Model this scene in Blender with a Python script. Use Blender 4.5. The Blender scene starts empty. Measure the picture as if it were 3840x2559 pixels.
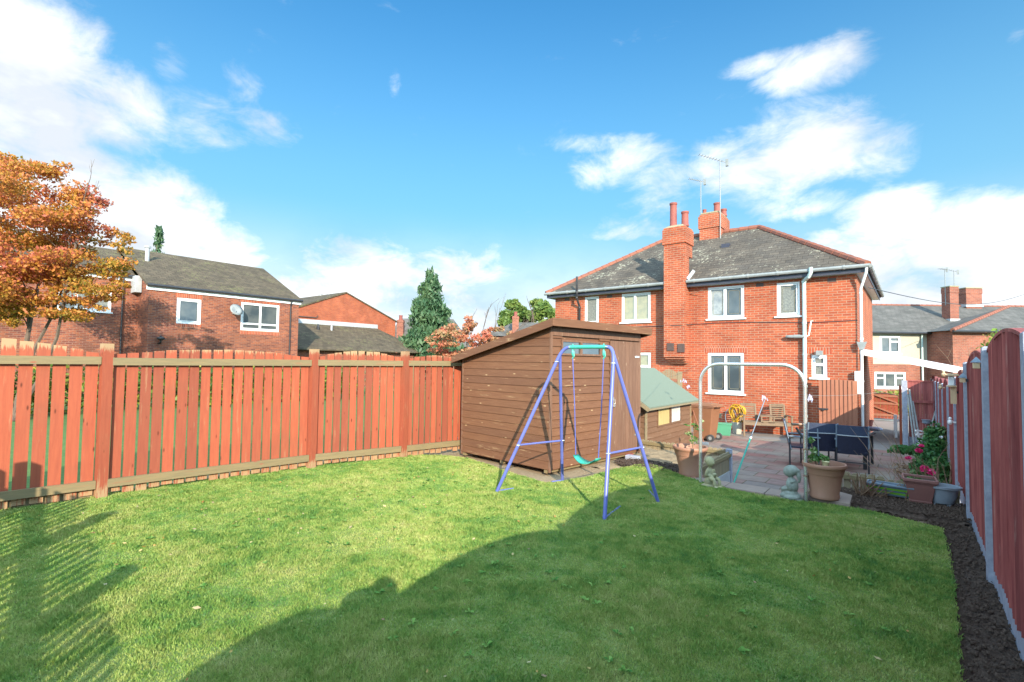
import bpy, bmesh, math, random
import numpy as np
from mathutils import Vector, Matrix, Euler, noise
random.seed(7); rng = np.random.default_rng(7)
R = math.radians; PI = math.pi
sc = bpy.context.scene; col = sc.collection
# ---------------------------------------------------------------- camera
F = 1880.0; YAW = 38.6; CH = 1.65
CAMR = Matrix.Rotation(R(YAW), 3, 'Z') @ Matrix.Rotation(R(90 + 2.35), 3, 'X') @ Matrix.Rotation(R(0.75), 3, 'Z')
CAMP = Vector((0, 0, CH))
FWD = Vector((-math.sin(R(YAW)), math.cos(R(YAW)), 0))
cd = bpy.data.cameras.new('camera'); cam = bpy.data.objects.new('camera', cd); col.objects.link(cam)
cam.matrix_world = Matrix.Translation(CAMP) @ CAMR.to_4x4()
cd.sensor_width = 36; cd.lens = 36 * F / 3840; cd.clip_end = 3000; cd.clip_start = 0.05
sc.camera = cam
def ray(px, py): return CAMR @ Vector(((px - 1920) / F, -(py - 1279.5) / F, -1))
def at_z(px, py, z=0.0):
    d = ray(px, py); return CAMP + d * ((z - CH) / d.z)
def at_y(px, py, y):
    d = ray(px, py); return CAMP + d * (y / d.y)
def at_x(px, py, x):
    d = ray(px, py); return CAMP + d * (x / d.x)
def at_d(px, py, dd):
    d = ray(px, py); return CAMP + d * (dd / d.dot(FWD))
# ---------------------------------------------------------------- tagging
def tag(o, label=None, cat=None, group=None, kind=None):
    if label: o['label'] = label
    if cat: o['category'] = cat
    if group: o['group'] = group
    if kind: o['kind'] = kind
    return o
def empty(name, loc=(0, 0, 0), label=None, cat=None, group=None, rz=0):
    o = bpy.data.objects.new(name, None); col.objects.link(o)
    o.location = loc; o.rotation_euler = (0, 0, rz); o.empty_display_size = .2
    return tag(o, label, cat, group)
def kids(o): return [c for c in bpy.data.objects if c.parent == o]
def copy_tree(o, parent=None):
    c = o.copy(); col.objects.link(c)
    if parent: c.parent = parent
    for k in kids(o): copy_tree(k, c)
    return c
# ---------------------------------------------------------------- mesh builder (coordinates in the frame of its parent)
class MB:
    def __init__(s): s.v = []; s.f = []; s.m = Matrix.Identity(4)
    def add(s, vs, fs):
        n = len(s.v); s.v += [tuple(s.m @ Vector(v)) for v in vs]; s.f += [tuple(i + n for i in f) for f in fs]; return s
    def box(s, a, b):
        x0, x1 = sorted((a[0], b[0])); y0, y1 = sorted((a[1], b[1])); z0, z1 = sorted((a[2], b[2]))
        return s.add([(x0,y0,z0),(x1,y0,z0),(x1,y1,z0),(x0,y1,z0),(x0,y0,z1),(x1,y0,z1),(x1,y1,z1),(x0,y1,z1)],
                     [(0,3,2,1),(4,5,6,7),(0,1,5,4),(1,2,6,5),(2,3,7,6),(3,0,4,7)])
    def beam(s, a, b, w, h, up=(0, 0, 1)):
        a = Vector(a); b = Vector(b); d = (b - a).normalized(); u = Vector(up)
        sd = d.cross(u)
        if sd.length < 1e-4: sd = d.cross(Vector((1, 0, 0)))
        sd.normalize(); uu = sd.cross(d).normalized(); sd *= w / 2; uu *= h / 2
        return s.add([a-sd-uu, a+sd-uu, a+sd+uu, a-sd+uu, b-sd-uu, b+sd-uu, b+sd+uu, b-sd+uu],
                     [(0,1,2,3),(4,7,6,5),(0,4,5,1),(1,5,6,2),(2,6,7,3),(3,7,4,0)])
    def prism(s, poly, ext):
        """poly: planar points; ext: extrusion vector"""
        n = len(poly); e = Vector(ext); P = [Vector(p) for p in poly]
        fs = [tuple(range(n)), tuple(range(2*n-1, n-1, -1))] + [(i, i+n, (i+1) % n + n, (i+1) % n) for i in range(n)]
        return s.add(P + [p + e for p in P], fs)
    def tube(s, pts, r, n=8, closed=False):
        P = [Vector(p) for p in pts]; k = len(P); rr = r if isinstance(r, (list, tuple)) else [r] * k
        vs = []; fs = []; ref = None
        for i, p in enumerate(P):
            if closed: t = P[(i+1) % k] - P[i-1]
            else: t = P[min(i+1, k-1)] - P[max(i-1, 0)]
            if t.length < 1e-9: t = Vector((0, 0, 1))
            t.normalize()
            if ref is None: ref = t.orthogonal()
            ref = (ref - t * ref.dot(t))
            if ref.length < 1e-6: ref = t.orthogonal()
            ref.normalize(); b = t.cross(ref)
            for j in range(n):
                a = 2 * PI * j / n; vs.append(p + (ref * math.cos(a) + b * math.sin(a)) * rr[i])
        for i in range(k - (0 if closed else 1)):
            i2 = (i + 1) % k
            for j in range(n): fs.append((i*n+j, i*n+(j+1) % n, i2*n+(j+1) % n, i2*n+j))
        if not closed: fs += [tuple(range(n-1, -1, -1)), tuple((k-1)*n + j for j in range(n))]
        return s.add(vs, fs)
    def lathe(s, prof, c=(0, 0, 0), n=24, sx=1, sy=1):
        vs = []; fs = []; k = len(prof)
        for r, z in prof:
            for j in range(n):
                a = 2*PI*j/n; vs.append((c[0] + r*math.cos(a)*sx, c[1] + r*math.sin(a)*sy, c[2] + z))
        for i in range(k-1):
            for j in range(n): fs.append((i*n+j, i*n+(j+1) % n, (i+1)*n+(j+1) % n, (i+1)*n+j))
        fs += [tuple(range(n-1, -1, -1)), tuple((k-1)*n + j for j in range(n))]
        return s.add(vs, fs)
    def ell(s, c, r, rot=(0, 0, 0), nu=16, nv=10):
        M = Euler(rot).to_matrix(); vs = []; fs = []
        for i in range(1, nv):
            t = PI*i/nv
            for j in range(nu):
                a = 2*PI*j/nu
                vs.append(Vector(c) + M @ Vector((r[0]*math.sin(t)*math.cos(a), r[1]*math.sin(t)*math.sin(a), r[2]*math.cos(t))))
        for i in range(nv-2):
            for j in range(nu): fs.append((i*nu+j, (i+1)*nu+j, (i+1)*nu+(j+1) % nu, i*nu+(j+1) % nu))
        n0 = len(vs); vs += [Vector(c) + M @ Vector((0, 0, r[2])), Vector(c) + M @ Vector((0, 0, -r[2]))]
        for j in range(nu):
            fs.append((n0, j, (j+1) % nu)); fs.append((n0+1, (nv-2)*nu+(j+1) % nu, (nv-2)*nu+j))
        return s.add(vs, fs)
    def build(s, name, m, parent=None, smooth=False, bevel=0, remesh=0):
        me = bpy.data.meshes.new(name); me.from_pydata(s.v, [], s.f); me.update()
        bm = bmesh.new(); bm.from_mesh(me); bmesh.ops.recalc_face_normals(bm, faces=bm.faces); bm.to_mesh(me); bm.free()
        o = bpy.data.objects.new(name, me); col.objects.link(o)
        if m: me.materials.append(m)
        if parent: o.parent = parent
        if smooth:
            me.polygons.foreach_set('use_smooth', [True] * len(me.polygons))
            if smooth == 'auto': me.set_sharp_from_angle(angle=R(40))
        if bevel:
            b = o.modifiers.new('b', 'BEVEL'); b.width = bevel; b.segments = 2; b.limit_method = 'ANGLE'
        if remesh:
            b = o.modifiers.new('r', 'REMESH'); b.mode = 'VOXEL'; b.voxel_size = remesh; b.use_smooth_shade = True
            b = o.modifiers.new('s', 'SMOOTH'); b.factor = .5; b.iterations = 3
        return o
def np_mesh(name, V, m, parent=None, smooth=False):
    """V: array (faces, corners, 3), every face free-standing"""
    nf, k = V.shape[0], V.shape[1]
    me = bpy.data.meshes.new(name)
    me.vertices.add(nf*k); me.vertices.foreach_set('co', V.reshape(-1).astype(np.float32))
    me.loops.add(nf*k); me.loops.foreach_set('vertex_index', np.arange(nf*k, dtype=np.int32))
    me.polygons.add(nf); me.polygons.foreach_set('loop_start', np.arange(0, nf*k, k, dtype=np.int32))
    me.polygons.foreach_set('loop_total', np.full(nf, k, dtype=np.int32))
    me.update(calc_edges=True)
    if m: me.materials.append(m)
    o = bpy.data.objects.new(name, me); col.objects.link(o)
    if parent: o.parent = parent
    return o
# ---------------------------------------------------------------- materials
def nt(name):
    m = bpy.data.materials.new(name); m.use_nodes = True; t = m.node_tree
    return m, t, t.nodes['Principled BSDF']
def N(t, typ, **kw):
    n = t.nodes.new(typ)
    for k, v in kw.items():
        if k == 'i':
            for kk, vv in v.items(): n.inputs[kk].default_value = vv
        else: setattr(n, k, v)
    return n
def L(t, a, b): t.links.new(a, b)
def c4(c): return (c[0], c[1], c[2], 1)
def hexc(h):
    """sRGB hex to linear"""
    v = [int(h[i:i+2], 16)/255 for i in (0, 2, 4)]
    return tuple(x/12.92 if x <= .04045 else ((x+.055)/1.055)**2.4 for x in v)
def ramp(t, fac, cols, interp='LINEAR'):
    r = N(t, 'ShaderNodeValToRGB'); r.color_ramp.interpolation = interp
    el = r.color_ramp.elements
    while len(el) < len(cols): el.new(.5)
    for e, (p, c) in zip(el, cols): e.position = p; e.color = c4(c)
    L(t, fac, r.inputs[0]); return r.outputs[0]
def coords(t, scale=(1, 1, 1)):
    tc = N(t, 'ShaderNodeTexCoord'); mp = N(t, 'ShaderNodeMapping'); mp.inputs['Scale'].default_value = scale
    L(t, tc.outputs['Object'], mp.inputs[0]); return mp.outputs[0]
def noise_(t, vec, scale, detail=5, rough=.6):
    n = N(t, 'ShaderNodeTexNoise', i={'Scale': scale, 'Detail': detail, 'Roughness': rough})
    L(t, vec, n.inputs['Vector']); return n.outputs[0]
def mixc(t, fac, a, b, mode='MIX'):
    m = N(t, 'ShaderNodeMix', data_type='RGBA', blend_type=mode)
    for s, v in ((0, fac), (6, a), (7, b)):
        if hasattr(v, 'is_linked'): L(t, v, m.inputs[s])
        else: m.inputs[s].default_value = v if s == 0 else c4(v)
    return m.outputs[2]
def math_(t, op, a, b=0, clamp=False):
    m = N(t, 'ShaderNodeMath', operation=op, use_clamp=clamp)
    for s, v in ((0, a), (1, b)):
        if hasattr(v, 'is_linked'): L(t, v, m.inputs[s])
        else: m.inputs[s].default_value = v
    return m.outputs[0]
def bump_(t, b, h, strength=.3, dist=.01):
    n = N(t, 'ShaderNodeBump', i={'Strength': strength, 'Distance': dist}); L(t, h, n.inputs['Height']); L(t, n.outputs[0], b.inputs['Normal'])
def plain(name, c, c2=None, rough=.6, scale=8, metal=0, bump=0, stretch=(1, 1, 1), spec=.5, dist=.01):
    m, t, b = nt(name); b.inputs['Roughness'].default_value = rough; b.inputs['Metallic'].default_value = metal
    b.inputs['Specular IOR Level'].default_value = spec
    c2 = c2 or tuple(x*.8 for x in c)
    n = noise_(t, coords(t, stretch), scale)
    f = ramp(t, n, [(.3, (0, 0, 0)), (.7, (1, 1, 1))])
    L(t, mixc(t, f, c, c2), b.inputs['Base Color'])
    if bump: bump_(t, b, n, bump, dist)
    return m
def wood(name, c, c2, c3=None, rough=.75, knots=True, stretch=(14, 14, 1.2), isl=.35, worn=None, bump=.25, topw=None):
    m, t, b = nt(name); b.inputs['Roughness'].default_value = rough; b.inputs['Specular IOR Level'].default_value = .25
    g = N(t, 'ShaderNodeNewGeometry'); ri = g.outputs['Random Per Island']
    co = N(t, 'ShaderNodeTexCoord'); add = N(t, 'ShaderNodeVectorMath', operation='ADD'); cmb = N(t, 'ShaderNodeCombineXYZ')
    L(t, math_(t, 'MULTIPLY', ri, 37.0), cmb.inputs[0]); L(t, math_(t, 'MULTIPLY', ri, 11.0), cmb.inputs[2])
    L(t, co.outputs['Object'], add.inputs[0]); L(t, cmb.outputs[0], add.inputs[1])
    mp = N(t, 'ShaderNodeMapping'); mp.inputs['Scale'].default_value = stretch; L(t, add.outputs[0], mp.inputs[0])
    n = noise_(t, mp.outputs[0], 3.0, 6, .65)
    f = ramp(t, n, [(.32, (0, 0, 0)), (.68, (1, 1, 1))])
    colr = mixc(t, f, c, c2)
    colr = mixc(t, math_(t, 'MULTIPLY', ri, isl), colr, c3 or tuple(x*.55 for x in c2))
    if knots:
        v = N(t, 'ShaderNodeTexVoronoi', i={'Scale': 3.3}); mp2 = N(t, 'ShaderNodeMapping'); mp2.inputs['Scale'].default_value = tuple(1.0 if s < 2 else 3.0 for s in stretch)
        L(t, add.outputs[0], mp2.inputs[0]); L(t, mp2.outputs[0], v.inputs['Vector'])
        k = ramp(t, v.outputs['Distance'], [(.05, (1, 1, 1)), (.12, (0, 0, 0))])
        colr = mixc(t, k, colr, worn if worn and not topw else tuple(x*.35 for x in c2))
    if worn:
        n2 = noise_(t, mp.outputs[0], 1.3, 8, .7); w = ramp(t, n2, [(.60, (0, 0, 0)), (.68, (1, 1, 1))]); colr = mixc(t, math_(t, 'MULTIPLY', w, .6), colr, worn)
    if topw:
        sz_ = N(t, 'ShaderNodeSeparateXYZ'); L(t, co.outputs['Object'], sz_.inputs[0]); n4 = noise_(t, mp.outputs[0], 5, 6, .7)
        hi = N(t, 'ShaderNodeMapRange', i={1: topw, 2: topw+.16, 3: -.25, 4: .30}); L(t, sz_.outputs[2], hi.inputs[0]); lo = N(t, 'ShaderNodeMapRange', i={1: .30, 2: .08, 3: -.25, 4: .16}); L(t, sz_.outputs[2], lo.inputs[0])
        k2 = ramp(t, math_(t, 'ADD', n4, math_(t, 'MAXIMUM', hi.outputs[0], lo.outputs[0])), [(.56, (0, 0, 0)), (.66, (1, 1, 1))]); colr = mixc(t, math_(t, 'MULTIPLY', k2, .75), colr, (.36, .27, .15))
        n5 = noise_(t, co.outputs['Object'], 1.7, 5, .6); colr = mixc(t, math_(t, 'MULTIPLY', ramp(t, n5, [(.5, (0, 0, 0)), (.75, (1, 1, 1))]), .55), colr, (.21, .075, .04))
    L(t, colr, b.inputs['Base Color']); bump_(t, b, n, bump, .004)
    return m
def boxuv(t):
    """u along the wall, v up, from object coordinates"""
    tc = N(t, 'ShaderNodeTexCoord'); s = N(t, 'ShaderNodeSeparateXYZ'); L(t, tc.outputs['Object'], s.inputs[0])
    sn = N(t, 'ShaderNodeSeparateXYZ'); L(t, tc.outputs['Normal'], sn.inputs[0])
    ax = math_(t, 'ABSOLUTE', sn.outputs[0]); ay = math_(t, 'ABSOLUTE', sn.outputs[1]); g = math_(t, 'GREATER_THAN', ax, ay)
    u = math_(t, 'ADD', math_(t, 'MULTIPLY', s.outputs[1], g), math_(t, 'MULTIPLY', s.outputs[0], math_(t, 'SUBTRACT', 1.0, g)))
    c = N(t, 'ShaderNodeCombineXYZ'); L(t, u, c.inputs[0]); L(t, s.outputs[2], c.inputs[1]); return c.outputs[0], tc.outputs['Object']
def brick(name, c1, c2, mortar, bw=.225, bh=.075, ms=.009, dirt=None, rough=.85):
    m, t, b = nt(name); b.inputs['Roughness'].default_value = rough; b.inputs['Specular IOR Level'].default_value = .2
    uv, ob = boxuv(t)
    br = N(t, 'ShaderNodeTexBrick', i={'Scale': 1.0, 'Brick Width': bw, 'Row Height': bh, 'Mortar Size': ms, 'Mortar Smooth': .2, 'Bias': 0.0})
    br.inputs['Color1'].default_value = c4(c1); br.inputs['Color2'].default_value = c4(c2); br.inputs['Mortar'].default_value = c4(mortar)
    L(t, uv, br.inputs['Vector'])
    n = noise_(t, ob, 1.1, 6, .6); f = ramp(t, n, [(.35, (.78, .78, .78)), (.65, (1.1, 1.1, 1.1))])
    cc = mixc(t, 1.0, br.outputs[0], f, 'MULTIPLY')
    n2 = noise_(t, ob, 22, 3, .6); f2 = ramp(t, n2, [(.3, (.85, .85, .85)), (.7, (1.1, 1.1, 1.1))]); cc = mixc(t, 1.0, cc, f2, 'MULTIPLY')
    if dirt:
        n3 = noise_(t, ob, .6, 4, .5); cc = mixc(t, ramp(t, n3, [(.5, (0, 0, 0)), (.75, (.5, .5, .5))]), cc, dirt)
    L(t, cc, b.inputs['Base Color'])
    bump_(t, b, math_(t, 'SUBTRACT', 1.0, br.outputs[1]), .5, .008)
    return m
def tiles(name, c1, c2, lichen, amount=.62, tw=.3, th=.11):
    m, t, b = nt(name); b.inputs['Roughness'].default_value = .85; b.inputs['Specular IOR Level'].default_value = .25
    uv, ob = boxuv(t)
    br = N(t, 'ShaderNodeTexBrick', i={'Scale': 1.0, 'Brick Width': tw, 'Row Height': th, 'Mortar Size': .008, 'Mortar Smooth': .5, 'Bias': 0.0})
    br.inputs['Color1'].default_value = c4(c1); br.inputs['Color2'].default_value = c4(c2); br.inputs['Mortar'].default_value = c4(tuple(x*.45 for x in c1))
    L(t, uv, br.inputs['Vector'])
    n = noise_(t, ob, 9, 6, .75); n1 = noise_(t, ob, .8, 3, .5)
    s = math_(t, 'ADD', n, math_(t, 'MULTIPLY', math_(t, 'SUBTRACT', n1, .5), .35))
    sp = ramp(t, s, [(amount, (0, 0, 0)), (amount + .05, (1, 1, 1))])
    cc = mixc(t, math_(t, 'MULTIPLY', sp, .8), br.outputs[0], lichen)
    n2 = noise_(t, ob, 1.6, 5, .6); cc = mixc(t, 1.0, cc, ramp(t, n2, [(.3, (.75, .75, .75)), (.7, (1.15, 1.15, 1.15))]), 'MULTIPLY')
    L(t, cc, b.inputs['Base Color']); bump_(t, b, math_(t, 'SUBTRACT', 1.0, br.outputs[1]), .6, .02)
    return m
def leafm(name, cols, trans=.35, rough=.6, zone=0):
    m, t, b = nt(name); g = N(t, 'ShaderNodeNewGeometry'); fac = g.outputs['Random Per Island']
    if zone:
        n = noise_(t, coords(t), zone, 3, .5)
        fac = math_(t, 'ADD', math_(t, 'MULTIPLY', fac, .45), math_(t, 'MULTIPLY', ramp(t, n, [(.35, (0, 0, 0)), (.65, (1, 1, 1))]), .55))
    c = ramp(t, fac, [(i/max(1, len(cols)-1), cc) for i, cc in enumerate(cols)])
    L(t, c, b.inputs['Base Color']); b.inputs['Roughness'].default_value = rough; b.inputs['Specular IOR Level'].default_value = .3
    tr = N(t, 'ShaderNodeBsdfTranslucent'); L(t, c, tr.inputs[0]); mx = N(t, 'ShaderNodeMixShader', i={0: trans})
    L(t, b.outputs[0], mx.inputs[1]); L(t, tr.outputs[0], mx.inputs[2]); L(t, mx.outputs[0], t.nodes['Material Output'].inputs[0])
    return m
M = {}
M['house_brick'] = brick('house_brick', (.43, .103, .046), (.30, .066, .034), (.36, .22, .15))
M['dark_brick'] = brick('dark_brick', (.34, .105, .052), (.15, .048, .038), (.26, .15, .11), dirt=(0.099, 0.051, 0.034))
M['orange_brick'] = brick('orange_brick', (.42, .105, .042), (.33, .075, .035), (0.248, 0.135, 0.099))
M['far_brick'] = brick('far_brick', (.32, .11, .07), (.22, .075, .055), (0.252, 0.149, 0.116), bw=.25, bh=.09, ms=.012)
M['lintel_brick'] = brick('lintel_brick', (.42, .095, .045), (.30, .065, .035), (.42, .28, .20), bw=.075, bh=.225, ms=.008)
M['roof_tile'] = tiles('roof_tile', (.120, .098, .078), (.082, .070, .060), (.42, .40, .30), .588)
M['roof_brown'] = tiles('roof_brown', (0.125, 0.095, 0.064), (0.085, 0.067, 0.047), (.16, .16, .06), .58)
M['roof_grey'] = tiles('roof_grey', (0.137, 0.126, 0.117), (0.105, 0.100, 0.092), (.2, .18, .13), .68)
M['ridge'] = plain('ridge_clay', (0.285, 0.091, 0.051), (0.174, 0.070, 0.051), .8, 6, bump=.3)
M['pot_clay'] = plain('chimney_clay', (0.298, 0.075, 0.054), (0.186, 0.053, 0.045), .7, 4)
M['white'] = plain('white_upvc', (.80, .80, .80), (.72, .72, .72), .35, 2)
M['fascia'] = plain('fascia_dark', (0.030, 0.035, 0.060), (0.050, 0.050, 0.070), .5, 3)
M['gutter'] = plain('gutter_grey', (0.281, 0.289, 0.289), (0.187, 0.204, 0.204), .5, 4)
M['pipe'] = plain('pipe_pale', (.50, .62, .60), (.40, .50, .48), .4, 3)
M['black'] = plain('black_plastic', (.02, .02, .024), (.035, .035, .04), .45, 6)
M['render'] = plain('cream_render', (.40, .36, .29), (.35, .31, .25), .9, 12, bump=.2)
M['lead'] = plain('lead_flashing', (0.315, 0.330, 0.352), (0.413, 0.420, 0.435), .5, 5)
M['mortar'] = plain('mortar_flaunching', (.24, .20, .13), (.34, .30, .18), .9, 12, bump=.4)
M['slot'] = plain('vent_brown', (.10, .055, .045), (.06, .04, .035), .6, 8)
def glassm(name, c, c2, rough=.06, scale=.9):
    m, t, b = nt(name); n = noise_(t, coords(t), scale, 3); L(t, mixc(t, ramp(t, n, [(.4, (0, 0, 0)), (.6, (1, 1, 1))]), c, c2), b.inputs['Base Color'])
    b.inputs['Roughness'].default_value = rough; b.inputs['Specular IOR Level'].default_value = .7; return m
M['glass'] = glassm('window_glass', (.05, .065, .075), (.10, .11, .11))
M['obscure'] = glassm('obscured_glass', (.13, .13, .12), (.20, .20, .17), .3, 18)
M['blind'] = glassm('glass_over_blind', (0.294, 0.280, 0.182), (0.238, 0.238, 0.168), .15, 5)
M['curtain'] = glassm('glass_over_curtain', (0.280, 0.294, 0.294), (0.154, 0.175, 0.196), .12, 4)
M['came'] = plain('lead_came', (0.270, 0.228, 0.132), (0.180, 0.162, 0.120), .5, 8)
M['fence_red'] = wood('red_stained_wood', (.40, .098, .046), (.31, .070, .036), (.15, .045, .03), worn=(.33, .20, .11), topw=1.63, isl=.62)
M['rail_wood'] = wood('weathered_rail_wood', (0.248, 0.178, 0.091), (0.174, 0.139, 0.077), (0.136, 0.112, 0.063), stretch=(1.2, 1.2, 14), worn=(0.260, 0.086, 0.049))
M['panel_red'] = wood('dark_red_panel_wood', (.50, .150, .130), (.25, .060, .058), (.12, .028, .032), stretch=(9, 9, .55), isl=.55, worn=(.46, .28, .24), bump=.8, knots=False)
M['gate_wood'] = wood('orange_gate_wood', (0.322, 0.140, 0.083), (0.260, 0.098, 0.060), (0.211, 0.077, 0.053))
M['gate_dark'] = wood('dark_gate_wood', (0.315, 0.077, 0.036), (0.210, 0.045, 0.025), (0.150, 0.036, 0.027))
M['shed'] = wood('brown_shed_board', (.195, .092, .048), (.14, .062, .034), (0.088, 0.043, 0.030), stretch=(1.2, 1.2, 16), worn=(.40, .27, .15))
M['shed_v'] = wood('brown_door_board', (0.216, 0.117, 0.077), (0.144, 0.074, 0.047), (0.108, 0.058, 0.041), worn=(0.274, 0.187, 0.126))
M['play'] = wood('playhouse_board', (0.191, 0.105, 0.063), (0.151, 0.078, 0.045), (0.116, 0.060, 0.038), stretch=(1.2, 1.2, 14), worn=(0.244, 0.168, 0.112))
M['pale_wood'] = wood('pale_edging_wood', (0.310, 0.238, 0.143), (0.236, 0.185, 0.120), (0.161, 0.145, 0.098), worn=(0.186, 0.172, 0.128))
M['bench_wood'] = wood('bench_wood', (0.223, 0.158, 0.105), (0.167, 0.112, 0.075), (0.124, 0.086, 0.060), stretch=(2, 2, 8))
M['concrete'] = plain('post_concrete', (.36, .375, .45), (.24, .25, .31), .9, 18, bump=.5)
M['concrete2'] = plain('path_concrete', (0.245, 0.216, 0.200), (0.187, 0.169, 0.159), .9, 3, bump=.3)
M['green_felt'] = plain('green_roof_felt', (0.127, 0.165, 0.125), (0.161, 0.191, 0.149), .9, 60, bump=.5)
M['blue'] = plain('blue_paint', (0.084, 0.112, 0.384), (0.128, 0.147, 0.409), .35, 3)
M['mint'] = plain('mint_plastic', (0.030, 0.346, 0.255), (0.060, 0.374, 0.306), .35, 3)
M['chrome'] = plain('galvanised_tube', (.80, .79, .78), (.60, .57, .53), .25, 5, metal=.75)
M['rust'] = plain('rusty_tube', (.36, .24, .18), (.22, .14, .10), .6, 12, metal=.4)
M['terra'] = plain('terracotta_plastic', (.36, .175, .115), (.30, .15, .10), .55, 3)
M['terra_red'] = plain('red_terracotta', (0.256, 0.108, 0.091), (0.208, 0.084, 0.072), .5, 4)
M['pot_grey'] = plain('grey_stone_plastic', (0.252, 0.273, 0.311), (0.196, 0.217, 0.252), .6, 6)
M['stone'] = plain('weathered_cast_stone', (0.288, 0.303, 0.265), (0.187, 0.207, 0.172), .95, 22, bump=.6)
M['stone_y'] = plain('lichened_cast_stone', (0.374, 0.324, 0.173), (0.259, 0.245, 0.158), .95, 16, bump=.6)
M['bin'] = plain('bin_brown', (0.255, 0.114, 0.060), (0.212, 0.095, 0.050), .42, 2)
M['green_box'] = plain('green_box_plastic', (0.072, 0.277, 0.165), (0.063, 0.238, 0.143), .45, 3)
M['hose'] = plain('yellow_hose_rubber', (0.544, 0.315, 0.016), (0.480, 0.262, 0.016), .4, 8)
M['rubber'] = plain('rubber', (.04, .04, .045), (.06, .06, .06), .7, 8)
M['rattan'] = plain('dark_rattan', (.008, .010, .028), (.018, .022, .05), .5, 90, bump=.6)
M['rattan_l'] = plain('grey_rattan', (.18, .19, .21), (.28, .29, .30), .5, 90, bump=.6)
M['slab'] = plain('stone_slab', (0.294, 0.210, 0.173), (0.231, 0.175, 0.144), .9, 5, bump=.3)
M['stem'] = plain('brown_stem', (.17, .10, .06), (.26, .16, .10), .8, 20)
M['bark'] = plain('bark', (.09, .065, .05), (.14, .10, .075), .9, 14, bump=.6)
M['pink'] = plain('pink_petal', (.75, .02, .16), (.80, .05, .25), .6, 20)
M['lime'] = plain('lime_plastic', (.22, .52, .03), (.18, .45, .03), .4, 4)
M['slate_p'] = plain('slate_plastic', (.17, .21, .26), (.13, .17, .22), .45, 4)
M['pegs'] = plain('peg_plastic', (0.350, 0.434, 0.595), (0.525, 0.455, 0.595), .4, 30)
M['skin'] = plain('skin', (.52, .30, .22), (.46, .26, .19), .6, 4)
M['cloth_d'] = plain('dark_cloth', (.03, .035, .05), (.05, .05, .06), .9, 30)
# ---------------------------------------------------------------- world and sun
EL = 21.5; SD = Vector((-.741, .672, 0)).normalized()          # horizontal direction the light travels
LD = Vector((SD.x * math.cos(R(EL)), SD.y * math.cos(R(EL)), -math.sin(R(EL))))
sl = bpy.data.lights.new('sun', 'SUN'); so = bpy.data.objects.new('sun', sl); col.objects.link(so)
sl.energy = 4.0; sl.angle = R(.38); sl.color = (1, .89, .70)
so.rotation_euler = (-LD).to_track_quat('Z', 'Y').to_euler()
w = bpy.data.worlds.new('World'); sc.world = w; w.use_nodes = True; t = w.node_tree
for n in list(t.nodes): t.nodes.remove(n)
out = N(t, 'ShaderNodeOutputWorld'); bg = N(t, 'ShaderNodeBackground'); L(t, bg.outputs[0], out.inputs[0])
bg.inputs[1].default_value = .15
sky = N(t, 'ShaderNodeTexSky', sky_type='NISHITA', sun_disc=False, sun_elevation=R(EL), sun_rotation=math.atan2(-SD.x, -SD.y))
sky.air_density = 1.0; sky.dust_density = .4; sky.ozone_density = 3.0
tc = N(t, 'ShaderNodeTexCoord'); D = tc.outputs['Generated']
sz = N(t, 'ShaderNodeSeparateXYZ'); L(t, D, sz.inputs[0]); Z = sz.outputs[2]
base = mixc(t, 1.0, sky.outputs[0], SKYTINT if 'SKYTINT' in globals() else (.15, .58, .75), 'MULTIPLY')
hz = N(t, 'ShaderNodeMapRange', interpolation_type='SMOOTHSTEP', i={1: 0.0, 2: .95, 3: 1.0, 4: 0.0}); L(t, Z, hz.inputs[0])
base = mixc(t, math_(t, 'POWER', hz.outputs[0], 1.9), base, (1.05, 2.10, 2.60))
# clouds: fractal noise in direction space gathered round a few cloud masses
BL = [(60, 300, 400, 380, 1.0), (400, 400, 330, 170, .8), (720, 440, 250, 110, .55), (980, 470, 150, 75, .5), (200, 780, 520, 280, 1.0), (560, 880, 330, 250, .95), (760, 1000, 280, 200, .9),
      (640, 520, 180, 60, .42), (1000, 1130, 300, 170, .8), (1350, 1020, 260, 140, .75), (1280, 1180, 400, 180, .8), (1720, 1080, 220, 180, .7), (1860, 1200, 300, 130, .7), (930, 330, 110, 120, .36), (980, 170, 120, 60, .33), (640, 250, 90, 90, .36),
      (3060, 260, 250, 90, .62), (2860, 240, 160, 45, .45), (3150, 190, 130, 90, .48), (3000, 560, 330, 170, .78), (2780, 640, 300, 150, .66), (2350, 620, 260, 90, .56), (2250, 540, 160, 50, .48), (3300, 560, 160, 130, .62), (2500, 700, 220, 120, .5), (2330, 860, 200, 60, .42),
      (2980, 760, 240, 80, .5), (3350, 850, 260, 140, .85), (3650, 900, 360, 190, 1.0), (3200, 1000, 300, 170, .85), (3750, 1050, 400, 200, .95), (3400, 1150, 500, 160, .9), (1480, 320, 30, 70, .27), (1470, 200, 40, 25, .2), (0, 1000, 400, 300, 1.0), (3820, 160, 60, 60, .36), (2080, 1180, 200, 80, .5)]
acc = None
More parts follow.
